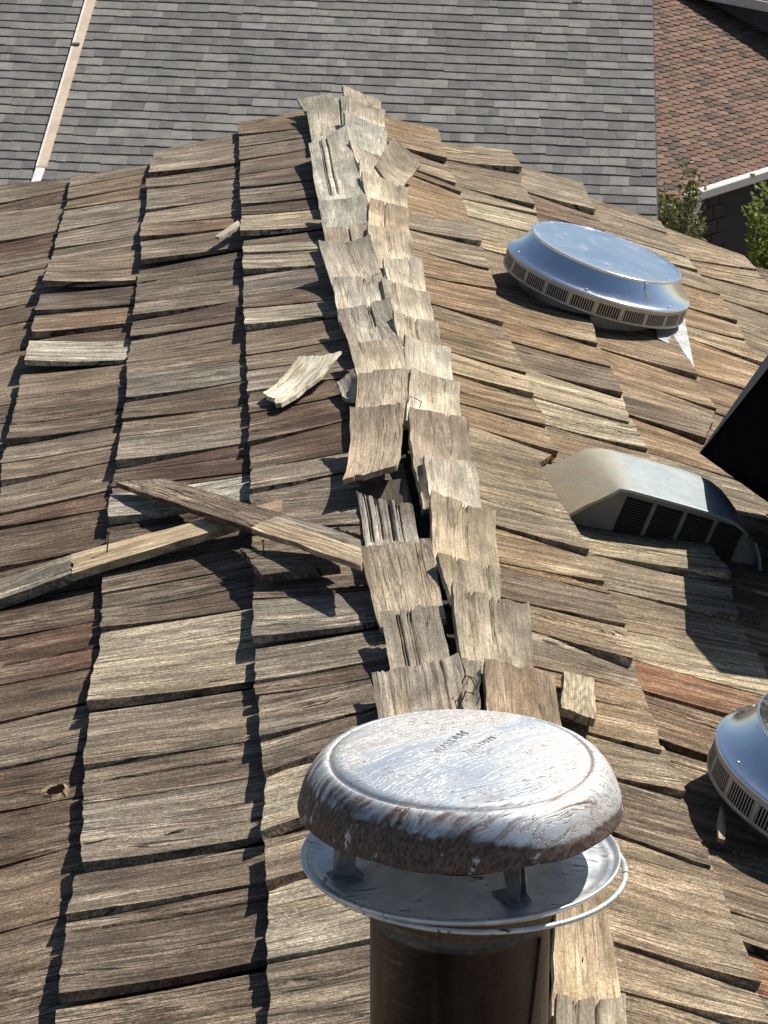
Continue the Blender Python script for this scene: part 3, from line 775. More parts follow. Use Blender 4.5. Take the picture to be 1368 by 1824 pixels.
NOM = {'L': [.278, .513, .723, .93, 1.14, 1.36], 'R': [.256, .462, .655, .858, 1.07, 1.28, 1.49, 1.70]}
rf = random.Random(31)
for side in 'LR':
    for ci, ub in enumerate(NOM[side]):
        key = side + str(ci + 1)
        umin = .02 if ci == 0 else NOM[side][ci - 1] - .19
        rows = SHAKES.get(key, [])
        ycur = end_y(side, ub)
        utop = NOM[side][ci - 1] if ci else .1
        for row in rows:
            q = [row[0:2], row[2:4], row[4:6], row[6:8]]
            shake(side, q, row[8], row[9], row[10], umin)
            ycur = row[7]
            ytop = row[3]
        if not rows: ytop = ycur + .02
        while ycur > 1.45:
            wdt = rf.choice([rf.uniform(.09, .15), rf.uniform(.14, .22), rf.uniform(.18, .26)])
            d1 = rf.uniform(-.012, .012)
            q = [(utop, ytop), (utop, ycur - wdt + d1), (ub + rf.uniform(-.006, .006), ycur), (ub + rf.uniform(-.006, .006), ycur - wdt)]
            shake(side, q, rf.choice([0, 3, 5, 8, 10]), None, None, umin)
            ycur -= wdt
            ytop = ycur + d1
for side, par in (('L', slopeL), ('R', slopeR)):
    o = extra[side].build('shake_field', M_SHAKE, par, None, (*TINT[None], 1))
    tag(o, kind='stuff')

# ridge caps -------------------------------------------------------
CREAM, TAN, GREYC, LICH, DK = (.58, .50, .375), (.52, .41, .285), (.47, .415, .32), (.42, .39, .31), (.22, .185, .145)
CCL = [LICH, LICH, LICH, LICH, CREAM, GREYC, CREAM, GREYC, CREAM, TAN, (.50, .385, .265), GREYC, (.42, .36, .27), (.40, .34, .25), (.46, .40, .31), GREYC, TAN, GREYC]
CCR = [CREAM, CREAM, LICH, CREAM, CREAM, CREAM, TAN, TAN, CREAM, GREYC, CREAM, CREAM, CREAM, (.37, .30, .22), CREAM, (.44, .36, .25), (.44, .365, .255), (.36, .30, .22), (.36, .275, .185), (.44, .355, .235), GREYC, GREYC, TAN]
SPEC_L = {2: dict(crack=[.3, .45]), 10: dict(curl=.03, near=.05), 11: dict(crack=[.16, .32, .55, .7], near=.012), 12: dict(crack=[.8]), 13: dict(crack=[.3, .47], grain=.001), 14: dict(fine=True), 5: dict(curl=.022, corner=.022), 1: dict(curl=.012, sag=-.012)}
SPEC_R = {14: dict(crack=[.12], corner=0), 16: dict(crack=[.3, .78]), 17: dict(crack=[.25, .5, .62], grain=.0014), 10: dict(crack=[.35, .5]), 19: dict(grain=.0008), 20: dict(crack=[.3, .6], grain=.002)}


def caps(side, lst, cols, spec):
    sg = -1 if side == 'L' else 1
    par = slopeL if side == 'L' else slopeR
    for i, c in enumerate(lst):
        r = random.Random(300 + i + (50 if side == 'R' else 0))
        fl, frr, nl, nr_ = [Vector((c[k], sg * c[k + 1])) for k in (0, 2, 4, 6)]
        if c[1] > 4.6:
            if side == 'L':
                frr.x -= .010
                nr_.x -= .012
            else:
                fl.x -= .004
                nl.x -= .006
        sp = spec.get(i, {})
        curl = sp.get('curl', r.uniform(.0, .005) if r.random() < .6 else r.uniform(.005, .014))
        cup = r.uniform(-.001, .0045)
        sag = sp.get('sag', r.uniform(-.003, .0015))
        corner = sp.get('corner', r.uniform(0, .006))
        nz = sp.get('near', 0)
        dw = r.uniform(-.001, .002)

        def h(s_, t):
            z = .043 + .016 * s_ + curl * s_ ** 3 + cup * ((2 * t - 1) ** 2 - .3) + sag * math.sin(math.pi * s_) + dw
            z += corner * max(0, 1 - t * 2) * s_ ** 2 + (nz * (1 - s_) ** 2 * .5)
            return z
        fine = sp.get('fine', False)
        ck = sp.get('crack', [r.uniform(.2, .8)] if r.random() < .45 else None)
        o = board('ridge_shake', (nl, nr_, fl, frr), h, .0095, M_CAPL if cols[i] is LICH else M_CAP, par, vary(cols[i], r, .08), 7000 + i + sg * 100,
                  ns=12, nt=66 if fine else 22, rag=.004, crack=None if fine else ck, grain=.0017 if fine else sp.get('grain', .0005), ragtop=.004, side_w=.0013, jag=.0075)


caps('L', CAPS_LEFT, CCL, SPEC_L)
caps('R', CAPS_RIGHT, CCR, SPEC_R)


def cap_piece(side, q, hs, col, seed, th=.008, mat=None, name='ridge_shake', crack=None):
    """q: near-left, near-right, far-left, far-right as (u, Y); hs their heights"""
    sg = -1 if side == 'L' else 1
    pts = [Vector((p[0], sg * p[1])) for p in q]

    def h(s_, t):
        return (hs[0] * (1 - t) + hs[1] * t) * (1 - s_) + (hs[2] * (1 - t) + hs[3] * t) * s_ - .012 * math.sin(math.pi * s_) * math.sin(math.pi * t)
    return board(name, pts, h, th, mat or M_CAP, slopeL if side == 'L' else slopeR, (*col, 1), seed, ns=10, nt=14, rag=.004, ragtop=.004, side_w=.003, crack=crack)


# the small curled pieces that stick out of the ridge
cap_piece('R', PIECES['curl'], (.05, .075, .06, .105), (.40, .33, .24), 41)
cap_piece('L', PIECES['shard'], (.035, .05, .045, .055), (.36, .33, .27), 42, mat=M_CAPL)
cap_piece('R', PIECES['strip'], (.046, .05, .05, .056), (.38, .33, .25), 43)
cap_piece('R', PIECES['narrow'], (.046, .05, .05, .054), (.36, .31, .23), 44)
cap_piece('L', PIECES['under'], (.03, .03, .034, .034), (.20, .16, .12), 45)


# the torn knot hole low on the left
m = MB()
kr = random.Random(12)
kv = []
ang = [2 * math.pi * i / 14 for i in range(14)]
ring_o = [Vector((.5545 + (.030 + kr.uniform(-.012, .012)) * math.cos(a), -3.262 + (.030 + kr.uniform(-.010, .012)) * math.sin(a), .0185)) for a in ang]
ring_m = [Vector((.5545 + .016 * math.cos(a) + kr.uniform(-.003, .003), -3.262 + .018 * math.sin(a) + kr.uniform(-.003, .003), .0255 + kr.uniform(-.0015, .002))) for a in ang]
ring_i = [Vector((.5525 + .013 * math.cos(a), -3.265 + .014 * math.sin(a), .0235)) for a in ang]
m.v = [tuple(p) for p in ring_o + ring_m + ring_i]
for k in range(14):
    k2 = (k + 1) % 14
    m.f += [(k, k2, 14 + k2, 14 + k), (14 + k, 14 + k2, 28 + k2, 28 + k)]
m.s = [False] * len(m.f)
m.build('knot_rim', M_SPLIT, slopeL, None, (.25, .18, .11, 1))
m = MB()
m.add(ring_i, [tuple(range(14))])  # flat disc, coloured near black to stand for the shade in the hole
m.build('knot_hole', plain('hole_shade_black', (.012, .008, .006), 1., 0, .3, 80, 0, 0), slopeL)


def staple(side, a, b, wz=.062):
    sg = -1 if side == 'L' else 1
    m_ = MB()
    A, B = Vector((a[0], sg * a[1], wz)), Vector((b[0], sg * b[1], wz + .002))
    d = Vector((0, 0, -.012))
    m_.tube([A + d, A, A * .5 + B * .5 + Vector((0, 0, .0015)), B, B + d], .0009, 5)
    m_.build('staple', M_NAIL, slopeL if side == 'L' else slopeR)


for sd_, a, b, wz in STAPLES: staple(sd_, a, b, wz)


# ================================================================= loose wood lying on the roof
def slope_thing(name, side, u, Y, wz, label, cat):
    o = empty(name)
    fr = FRL if side == 'L' else FRR
    o.matrix_world = Matrix.Translation(fr @ Vector((u, -Y if side == 'L' else Y, wz))) @ fr
    return tag(o, label, cat)


def loose(side, root, part, q, hs, th, col, seed, mat=M_SPLIT, bow=0., ns=10, nt=12, rag=.003, crack=None, grain=.0006, side_w=.002, jag=0.):
    """q in (u, Y): A, B, C, D; heights hs at the corners; geometry is stored relative to root"""
    sg = -1 if side == 'L' else 1
    fr = FRL if side == 'L' else FRR
    pts = [Vector((p[0], sg * p[1])) for p in q]

    def h(s_, t):
        return (hs[0] * (1 - t) + hs[1] * t) * (1 - s_) + (hs[2] * (1 - t) + hs[3] * t) * s_ + bow * math.sin(math.pi * s_)
    if root is None:
        return board(part, pts, h, th, mat, None, (*col, 1), seed, ns=ns, nt=nt, rag=rag, ragtop=rag, crack=crack, grain=grain, side_w=side_w, jag=jag, M=fr)
    inv = root.matrix_basis.inverted()
    return board(part, pts, h, th, mat, root, (*col, 1), seed, ns=ns, nt=nt, rag=rag, ragtop=rag, crack=crack, grain=grain, side_w=side_w, jag=jag, M=inv @ fr)


def nail(root, side, u, Y, wz, lean, ln=.03):
    sg = -1 if side == 'L' else 1
    fr = FRL if side == 'L' else FRR
    inv = root.matrix_basis.inverted()
    a = Vector((u, sg * Y, wz - .01))
    b = a + Vector((lean[0], sg * lean[1], ln + .01))
    m_ = MB()
    m_.tube([a, b], .0012, 6)
    m_.tube([b, b + (b - a).normalized() * .0012], .003, 8)
    m_.build('nail', M_NAIL, root, inv @ fr)


q = LOOSE['chip']
chip = loose('L', None, 'wood_chip', q, (.060, .066, .052, .050), lambda s_: .0045 + .004 * s_, (.78, .72, .55), 51, bow=-.010, nt=18, rag=.006, grain=.0008, side_w=.003, jag=.008)
tag(chip, 'thick pale cream split of wood lying loose beside the ridge', 'wood chip')

pk = slope_thing('plank', 'L', .3, 4.15, .05, 'long brown board lying diagonally on the left slope, its bare tan end at the ridge', 'plank')
loose('L', pk, 'weathered_face', LOOSE['plank_brown'], (.079, .079, .057, .057), .009, (.185, .135, .094), 52, M_SHAKE, grain=.0005)
loose('L', pk, 'bare_face', LOOSE['plank_pale'], (.087, .087, .0792, .0792), .0092, (.46, .355, .24), 53, grain=.0005)
loose('L', pk, 'grey_edge', LOOSE['plank_grey'], (.087, .087, .0792, .0792), .0090, (.33, .28, .215), 54, grain=.0005)

lt = slope_thing('lath', 'L', .45, 4.1, .05, 'narrow tan lath under the diagonal board with an upright nail', 'lath')
loose('L', lt, 'bare_face', LOOSE['lath_pale'], (.056, .056, .056, .056), .013, (.50, .385, .24), 55, grain=.0004)
loose('L', lt, 'weathered_end', LOOSE['lath_grey'], (.0555, .0555, .052, .052), .016, (.23, .20, .155), 56, M_SHAKE)
loose('L', lt, 'tip', LOOSE['lath_tip'], (.056, .056, .0562, .0562), .015, (.34, .25, .165), 57)
nail(lt, 'L', *LOOSE['nail1'], .056, (-.012, .01), .030)

ls = slope_thing('loose_shake', 'L', .25, 3.92, .05, 'loose dark three cornered shake with a nail under the diagonal board', 'shake')
loose('L', ls, 'split_face', LOOSE['tri'], (.052, .050, .060, .058), .014, (.135, .105, .08), 58, M_SHAKE)
nail(ls, 'L', *LOOSE['nail2'], .055, (-.004, .006), .024)

sl = loose('L', None, 'wood_sliver', LOOSE['sliver'], (.05, .05, .055, .055), .006, (.50, .44, .34), 59, ns=6, nt=6, rag=.004)
tag(sl, 'small pale sliver of wood on the upper left slope', 'wood sliver')
bk = loose('R', None, 'wood_block', LOOSE['block'], (.050, .050, .058, .056), .012, (.40, .325, .215), 60, ns=8, nt=14, grain=.0006, jag=.004)
tag(bk, 'short pale wooden block lying on the right slope behind the flue cap', 'wood block')
sp_ = loose('R', None, 'wood_splinter', LOOSE['splinter'], (.05, .05, .04, .04), .006, (.40, .34, .25), 61, ns=6, nt=5)
tag(sp_, 'tiny wood splinter in the shadow of the nearer round vent', 'wood splinter')

# ================================================================= metal materials
def sheet_metal(name, base, rough, dents=.0006, dscale=14., grime=.15, tint2=None, metal=1.):
    n = NT(name)
    P = n.coord('Object', False)
    a = n.noise(P, 9, 5, .6)
    b = n.noise(P, 120, 4, .6)
    c = n.fscale(n.mix(n.ramp(a, .4, .7), base, tint2 or base), n.ramp(b, .3, .75, 1 - grime, 1 + grime * .4))
    dust = n.math('MULTIPLY', n.ramp(n.noise(P, 26, 6, .7), .5, .72), .16)
    c = n.mix(dust, c, (.42, .38, .33))
    n.set(**{'Base Color': c, 'Metallic': metal, 'Roughness': n.math('ADD', n.ramp(a, .3, .7, rough * .75, rough * 1.3), n.math('ADD', n.math('MULTIPLY', b, .06), n.math('MULTIPLY', dust, .8)))})
    n.bump(n.math('ADD', n.noise(P, dscale, 2, .5), n.math('MULTIPLY', n.noise(P, dscale * 4, 1, .5), .05)), dents, 1.)
    return n.m


M_ALU = sheet_metal('bright_aluminium', (.91, .93, .95), .13, .0012, 7., .03)
M_ALUD = sheet_metal('dull_aluminium', (.47, .49, .51), .42, .0006, 20.)
M_DARK = plain('dark_inside', (.012, .012, .013), .8, 0, .2, 40)
M_GALV = None


def galvanised():
    n = NT('weathered_galvanised')
    P = n.coord('Object', False)
    sx = n.n('ShaderNodeSeparateXYZ')
    n.put(sx.inputs[0], P)
    st = n.noise(n.scale(P, (9, 120, 30)), 1, 4, .6)
    a = n.noise(P, 16, 5, .6)
    b = n.noise(P, 150, 4, .6)
    # tan water stains run down the upslope ramp
    left = n.ramp(n.math('ADD', sx.outputs[0], n.math('MULTIPLY', n.math('SUBTRACT', a, .5), .12)), -.13, -.04, 1, 0)
    c = n.mix(n.ramp(a, .35, .7), (.27, .315, .33), (.33, .37, .375))
    c = n.mix(n.math('MULTIPLY', left, n.ramp(st, .25, .55)), c, (.43, .34, .20))
    c = n.mix(n.math('MULTIPLY', n.ramp(n.noise(n.scale(P, (20, 60, 20)), 1, 4), .62, .74), .5), c, (.30, .25, .19))
    n.set(**{'Base Color': n.fscale(c, n.ramp(b, .3, .7, .9, 1.07)), 'Metallic': .25, 'Roughness': n.ramp(a, .3, .7, .5, .62)})
    n.bump(n.math('ADD', n.noise(P, 14, 2), n.math('MULTIPLY', st, .1)), .0012)
    return n.m


M_GALV = galvanised()


def worn_cap():
    n = NT('worn_galvanised_cap')
    P = n.coord('Object', False)
    sx = n.n('ShaderNodeSeparateXYZ')
    n.put(sx.inputs[0], P)
    X, Y, Z = sx.outputs
    rad = n.math('SQRT', n.math('ADD', n.math('MULTIPLY', X, X), n.math('MULTIPLY', Y, Y)))
    rot = n.n('ShaderNodeVectorRotate', rotation_type='Z_AXIS')
    n.put(rot.inputs['Vector'], P)
    rot.inputs['Angle'].default_value = R(-38)
    swirl = n.noise(P, 9, 2)
    wv = n.n('ShaderNodeCombineXYZ')
    n.put(wv.inputs[1], n.math('MULTIPLY', n.math('SUBTRACT', swirl, .5), .05))
    Q = n.vmath('ADD', rot.outputs[0], wv.outputs[0])
    brush = n.noise(n.scale(Q, (6, 150, 60)), 1, 5, .6)
    brush2 = n.noise(n.scale(Q, (20, 520, 120)), 1, 3, .6)
    blot = n.noise(P, 13, 5, .62)
    fine = n.noise(P, 240, 4, .65)
    # the rusty side: the skirt and the viewer's left of the shoulder
    side = n.ramp(n.math('ADD', n.math('MULTIPLY', X, -1.), n.math('MULTIPLY', Y, -.45)), -.03, .12)
    shoulder = n.ramp(rad, .119, .132)
    skirt = n.ramp(n.math('ADD', Z, n.math('MULTIPLY', side, -.016)), .004, .017, 1, 0)
    rust_amt = n.math('ADD', n.math('MULTIPLY', skirt, .34), n.math('MULTIPLY', n.math('MULTIPLY', shoulder, side), .15))
    rust_amt = n.math('ADD', rust_amt, n.math('MULTIPLY', n.math('MULTIPLY', n.ramp(rad, .085, .12), n.ramp(Y, -.02, -.09)), .06))
    mixn = n.math('ADD', n.math('MULTIPLY', brush, .62), n.math('MULTIPLY', blot, .38))
    rust = n.ramp(n.math('SUBTRACT', mixn, n.math('SUBTRACT', .66, rust_amt)), -.10, .09)
    thin = n.math('MULTIPLY', n.ramp(n.math('ABSOLUTE', n.math('SUBTRACT', brush, .49)), .006, .026, 1, 0), n.ramp(blot, .33, .48))
    thin2 = n.math('MULTIPLY', n.ramp(brush2, .57, .68), n.ramp(n.noise(P, 14, 3), .46, .6))
    groove = n.math('MULTIPLY', n.ramp(n.math('ABSOLUTE', n.math('SUBTRACT', rad, .1212)), .0006, .0026, 1, 0), n.ramp(blot, .3, .5))
    scratch = n.math('MAXIMUM', thin, n.math('MAXIMUM', n.math('MULTIPLY', thin2, .85), groove))
    dk = n.math('MAXIMUM', rust, n.math('MULTIPLY', scratch, .8))
    tone = n.noise(n.scale(Q, (5, 14, 10)), 1, 3, .5)
    white = n.mix(n.ramp(tone, .35, .66), (.50, .56, .62), (.80, .79, .76))
    white = n.mix(n.math('MULTIPLY', n.ramp(tone, .52, .7), .35), white, (.52, .43, .36))
    brown = n.mix(n.ramp(n.math('ADD', n.math('MULTIPLY', fine, .5), n.math('MULTIPLY', brush2, .5)), .38, .62), (.042, .028, .023), (.17, .115, .092))
    flake = n.math('MULTIPLY', n.ramp(n.noise(n.scale(Q, (30, 60, 30)), 1, 5, .7), .60, .64), .75)
    brown = n.mix(flake, brown, (.62, .62, .62))
    c = n.mix(dk, n.fscale(white, n.ramp(fine, .3, .7, .88, 1.06)), brown)
    n.set(**{'Base Color': c, 'Metallic': n.math('SUBTRACT', .7, n.math('MULTIPLY', dk, .5)), 'Roughness': n.math('ADD', .46, n.math('MULTIPLY', dk, .14))})
    h = n.math('ADD', n.math('MULTIPLY', dk, -.5), n.math('MULTIPLY', brush, .4))
    n.bump(n.math('ADD', h, n.math('MULTIPLY', n.noise(P, 12, 1), .5)), .0004)
    return n.m


def dish_metal():
    n = NT('scratched_zinc')
    P = n.coord('Object', False)
    a = n.noise(P, 26, 5, .65)
    b = n.noise(n.scale(P, (30, 210, 60)), 1, 4, .6)
    dk = n.math('MULTIPLY', n.ramp(b, .57, .64), n.ramp(a, .48, .60))
    c = n.mix(n.ramp(a, .35, .7), (.50, .53, .56), (.76, .77, .77))
    c = n.mix(dk, c, (.045, .04, .04))
    n.set(**{'Base Color': c, 'Metallic': .65, 'Roughness': n.ramp(a, .3, .7, .36, .55)})
    n.bump(n.noise(P, 40, 4), .0009)
    return n.m


def pipe_metal():
    n = NT('sooty_brown_pipe')
    P = n.coord('Object', False)
    sx = n.n('ShaderNodeSeparateXYZ')
    n.put(sx.inputs[0], P)
    Z = sx.outputs[2]
    a = n.noise(n.scale(P, (26, 26, 3)), 1, 5, .62)
    b = n.noise(n.scale(P, (22, 22, 240)), 1, 4, .6)
    f = n.noise(P, 170, 4)
    c = n.mix(n.ramp(a, .35, .7), (.022, .016, .0145), (.056, .036, .029))
    # heat-tinted band under the dish, scuffs on the left
    zz = n.math('ADD', Z, n.math('MULTIPLY', n.math('SUBTRACT', a, .5), .02))
    band = n.math('MULTIPLY', n.ramp(zz, -.058, -.050), n.ramp(zz, -.030, -.022, 1, 0))
    c = n.mix(n.math('MULTIPLY', band, .8), c, n.mix(n.ramp(b, .35, .65), (.085, .062, .042), (.115, .105, .09)))
    hot = n.math('MULTIPLY', n.ramp(zz, -.032, -.022), 1.)
    c = n.mix(n.math('MULTIPLY', hot, .8), c, n.mix(n.ramp(f, .35, .65), (.10, .042, .02), (.16, .075, .035)))
    sc = n.math('MULTIPLY', n.ramp(b, .56, .66), n.math('MULTIPLY', n.ramp(sx.outputs[0], -.02, -.075), n.ramp(Z, -.16, -.05)))
    c = n.mix(n.math('MULTIPLY', sc, .6), c, (.22, .21, .20))
    n.set(**{'Base Color': n.fscale(c, n.ramp(f, .3, .7, .8, 1.2)), 'Metallic': .55, 'Roughness': n.ramp(a, .3, .7, .33, .5)})
    n.bump(n.math('ADD', n.noise(P, 25, 3), n.math('MULTIPLY', f, .15)), .0012)
    return n.m


# ================================================================= the flue with its rain cap
flue = tag(empty('flue_pipe', (-.1118, 2.3, -.02)), 'dark metal flue pipe with a worn dome rain cap in the foreground', 'flue pipe')
fi = Matrix.Translation((.1118, -2.3, .02))
DC = Vector((-.1118, 2.3, .2974))
LEAN = Matrix.Translation(DC) @ Matrix.Rotation(R(-1.9), 4, 'Y')
TILT = LEAN @ Matrix.Translation((0, 0, .0055)) @ Matrix.Rotation(R(-2.6), 4, 'X')
MP = pipe_metal()
m = MB()
m.lathe([(.0845, -.004), (.0862, -.012), (.0862, -.024), (.0845, -.0265), (.0852, -.05), (.0868, -.0515), (.0868, -.054), (.0852, -.0555), (.0855, -.20), (.0858, -.36)], 96)
m.build('pipe', MP, flue, fi @ LEAN)
m = MB()
m.tube([(.0858 * math.cos(a), .0858 * math.sin(a), -.30 + .24 * (i / 20)) for i, a in enumerate([R(-62) + R(28) * (k / 20) for k in range(21)])], .0014, 6)
m.build('seam', MP, flue, fi @ LEAN)
m = MB()
m.lathe([(.089, -.27), (.12, -.31), (.16, -.345), (.165, -.347)], 64)
m.build('flashing_cone', M_ALUD, flue, fi @ LEAN)
MD = dish_metal()
m = MB()
m.lathe([(.070, .009), (.090, .003), (.112, -.002), (.130, -.0045), (.1375, -.0045), (.1402, -.002), (.1425, -.0035), (.1455, -.0015), (.1482, .0014), (.1500, .0010), (.1498, -.0020), (.1470, -.0050), (.1375, -.0085), (.112, -.006), (.088, -.001), (.070, .004)], 96)
dish = m.build('draft_dish', MD, flue, fi @ TILT)
m = MB()
RT = Matrix.Translation((.0062, -.0020, -.0090)) @ Matrix.Rotation(R(2.0), 4, 'Y')
m.lathe([(.1452, .0), (.1464, .0016), (.1490, .0022), (.1508, .0008), (.1506, -.0018), (.1482, -.0026), (.1458, -.0016), (.1452, 0)], 96, RT)
for a in (150, 200, 230):
    ca, sa = math.cos(R(a)), math.sin(R(a))
    m.tube([RT @ Vector((.148 * ca, .148 * sa, 0)), Vector((.136 * ca, .136 * sa, 0))], .002, 5)
m.build('rim_hoop', MD, dish)
MC = worn_cap()
prof = [(.0001, .0528), (.02, .0527), (.05, .0520), (.085, .0503), (.108, .0485), (.1165, .0478), (.1190, .0458), (.1210, .0436), (.1232, .0446), (.1258, .0448), (.1300, .0430), (.1345, .0394), (.1390, .0342), (.1430, .0280), (.1462, .0210), (.1487, .0138), (.1504, .0072), (.1516, .0024), (.1522, .0), (.1524, -.0012), (.1512, -.0016), (.1480, .0030), (.1440, .014), (.138, .026), (.12, .038), (.0001, .045)]
m = MB()
m.lathe(prof, 128)
WOB = random.Random(5)
k1, k2, k3 = WOB.uniform(0, 6), WOB.uniform(0, 6), WOB.uniform(0, 6)
for i, v in enumerate(m.v):
    a = math.atan2(v[1], v[0])
    rr = math.hypot(v[0], v[1])
    wv = max(0, (rr - .13) / .022)
    dz = wv * (.0012 * math.sin(3 * a + k1) + .0008 * math.sin(7 * a + k2) + .0005 * math.sin(13 * a + k3))
    m.v[i] = (v[0], v[1], v[2] + dz)
CAPM = LEAN @ Matrix.Rotation(R(-2.3), 4, 'X') @ Matrix.Translation((0, 0, .0565))
capo = m.build('rain_cap', MC, flue, fi @ CAPM)


def lettering(body, size, matrix, parent, mat, name='lettering', depth=.0004):
    cu = bpy.data.curves.new(name, 'FONT')
    cu.body = body
    cu.size = size
    cu.extrude = depth
    cu.resolution_u = 2
    cu.align_x = 'CENTER'
    to = bpy.data.objects.new(name + '_curve', cu)
    COL.objects.link(to)
    bpy.context.view_layer.update()
    me = bpy.data.meshes.new_from_object(to.evaluated_get(bpy.context.evaluated_depsgraph_get()))
    bpy.data.objects.remove(to, do_unlink=True)
    me.materials.clear()
    me.materials.append(mat)
    o = bpy.data.objects.new(name, me)
    COL.objects.link(o)
    o.parent = parent
    o.matrix_local = matrix
    return o


M_LET = plain('embossed_edge', (.62, .62, .61), .46, .7, .35, 160)
lettering('WARDEN', .014, Matrix.Translation((-.004, .020, .0527)) @ Matrix.Rotation(R(57), 4, 'Z'), capo, M_LET)
lettering('No.8 DS71', .011, Matrix.Translation((.022, .012, .0526)) @ Matrix.Rotation(R(50), 4, 'Z'), capo, M_LET)
M_BRKT = sheet_metal('dull_bracket_zinc', (.24, .25, .27), .5, .0006, 30., .3, (.13, .12, .12), .5)
# bent sheet-metal legs between dish and cap
for a in (-68, 22, 112, 200):
    ca, sa = math.cos(R(a)), math.sin(R(a))
    er, et, ez = Vector((ca, sa, 0)), Vector((-sa, ca, 0)), Vector((0, 0, 1))
    rr = .108 if a in (-68, 112) else .118
    lg = MB()
    pt = lambda r_, t_, z_: er * r_ + et * t_ + ez * z_
    th = .0012
    for t0, t1 in ((-.017, .0), (.0, .017)):
        r0, r1 = (rr - .010, rr + .006) if t0 < 0 else (rr + .006, rr - .010)
        f1 = [pt(r0, t0, .084), pt(r1, t1, .084), pt(r1 + .004, t1 * .6 + t0 * .0, .0), pt(r0 + .006, t0 * .35 + t1 * .35, .006)]
        lg.prism(f1, [p + er * th for p in f1])
    foot = [pt(rr + .014, -.010, .0005), pt(rr + .014, .010, .0005), pt(rr - .014, .016, .004), pt(rr - .014, -.016, .004)]
    lg.prism(foot, [p - ez * th for p in foot])
    lg.build('bracket', M_BRKT, flue, fi @ TILT)


# ================================================================= round aluminium vents
def round_vent(u, Y, label, matrix=None):
    root = empty('roof_vent')
    F_ = Matrix.Translation(FRR @ Vector((u, Y, 0))) @ FRR
    root.matrix_world = F_ @ Matrix.Rotation(R(2.5), 4, 'X')
    tag(root, label, 'roof vent', 'round aluminium vents on the right slope')
    m = MB()
    m.lathe([(.0001, .1560), (.06, .1557), (.12, .1550), (.160, .1545), (.1690, .1556), (.1722, .1566), (.1735, .1550), (.1728, .1528), (.1712, .1512)], 96)
    disc = m.build('top_disc', M_ALU, root)
    m = MB()
    m.lathe([(.1710, .1515), (.1735, .1470), (.1800, .1360), (.1890, .1225), (.1990, .1120), (.2065, .1075), (.2105, .1058), (.2118, .1040), (.2110, .1022), (.2090, .1018)], 96)
    hood = m.build('hood', M_ALU, root)
    m = MB()
    m.tube([(.173 * math.cos(R(-66)), .173 * math.sin(R(-66)), .153), (.181 * math.cos(R(-66)), .181 * math.sin(R(-66)), .137), (.191 * math.cos(R(-64)), .191 * math.sin(R(-64)), .122)], .0014, 6)
    m.build('seam', M_ALU, hood)
    for a_ in range(0, 360, 60):
        m = MB()
        m.lathe([(.0001, .0020), (.0018, .0014), (.0026, .0)], 8, Matrix.Rotation(R(a_ + 14), 4, 'Z') @ Matrix.Translation((.2015, 0, .1118)) @ Matrix.Rotation(R(42), 4, 'Y'))
        m.build('rivet', M_ALUD, hood)
    m = MB()
    m.lathe([(.2092, .1018), (.2092, .0945)], 96)
    m.lathe([(.2086, .0690), (.2098, .0650), (.2086, .0625), (.200, .0618), (.155, .0618)], 96)
    npan = 22
    for i in range(npan):
        a0 = 2 * math.pi * i / npan
        for k in range(11):
            a = a0 + (2 * math.pi / npan) * (k + .5) / 11
            wbar = .0070 if k == 0 else .0017
            m.box((.2086, 0, .0817), .0014, wbar, .0258, Matrix.Rotation(a, 4, 'Z'))
    m.build('louver_band', M_ALUD, root)
    m = MB()
    m.lathe([(.2045, .102), (.2045, .0625)], 72)
    m.build('screen', M_DARK, root)
    m = MB()
    m.lathe([(.160, .063), (.1605, .030), (.162, .012), (.165, .004)], 72)
    m.build('collar', M_ALUD, root)
    return root


v1 = round_vent(.4944, 5.8185, 'round shiny aluminium roof vent on the upper right slope, fully in view')
fl = MB()
FPTS = [(.632, 5.70), (.62, 5.84), (.7234, 5.8756), (.69, 5.495), (.6675, 5.4822), (.655, 5.6159), (.625, 5.640)]
top = [Vector((a - .4944, b - 5.8185, .047 - .006 * (i in (3, 4)))) for i, (a, b) in enumerate(FPTS)]
fl.prism(top[::-1], [p - Vector((0, 0, .0015)) for p in top][::-1])
fl.build('flashing', sheet_metal('bright_flashing', (.42, .46, .49), .55, .003, 25, .35, (.33, .33, .32), .4), v1)
v2 = round_vent(.4961, 3.165, 'round shiny aluminium roof vent cut off by the right edge of the picture')

# ================================================================= the low box vent
bx = empty('box_vent')
BO = (.400, 4.31)
bx.matrix_world = Matrix.Translation(FRR @ Vector((BO[0], BO[1], 0))) @ FRR
tag(bx, 'grey galvanised box vent with louvred front and tan stains on the right slope', 'box vent')
PRO = [(.220, .024), (.232, .038), (.256, .062), (.276, .082), (.292, .0955), (.306, .1025), (.324, .1050), (.39, .1052), (.455, .1048), (.488, .1030), (.512, .0980), (.534, .0885), (.553, .0740), (.567, .055), (.576, .034), (.580, .006)]


def pv(u_, Y_, w_): return (u_ - BO[0], Y_ - BO[1], w_)


yb, yf = 4.432, 4.200
v, f = [], []
ny = 10
for k in range(ny + 1):
    y_ = yb + (yf - yb) * k / ny
    sag = .0018 * math.sin(math.pi * k / ny)
    for (u_, w_) in PRO:
        uu = u_ + (.018 * (k / ny - .5) if u_ < .30 else 0)
        v.append(pv(uu, y_, w_ - sag - (.006 * max(0, .25 - k / ny) / .25 if w_ > .05 else 0)))
L_ = len(PRO)
for k in range(ny):
    for i in range(L_ - 1):
        f.append((k * L_ + i, (k + 1) * L_ + i, (k + 1) * L_ + i + 1, k * L_ + i + 1))
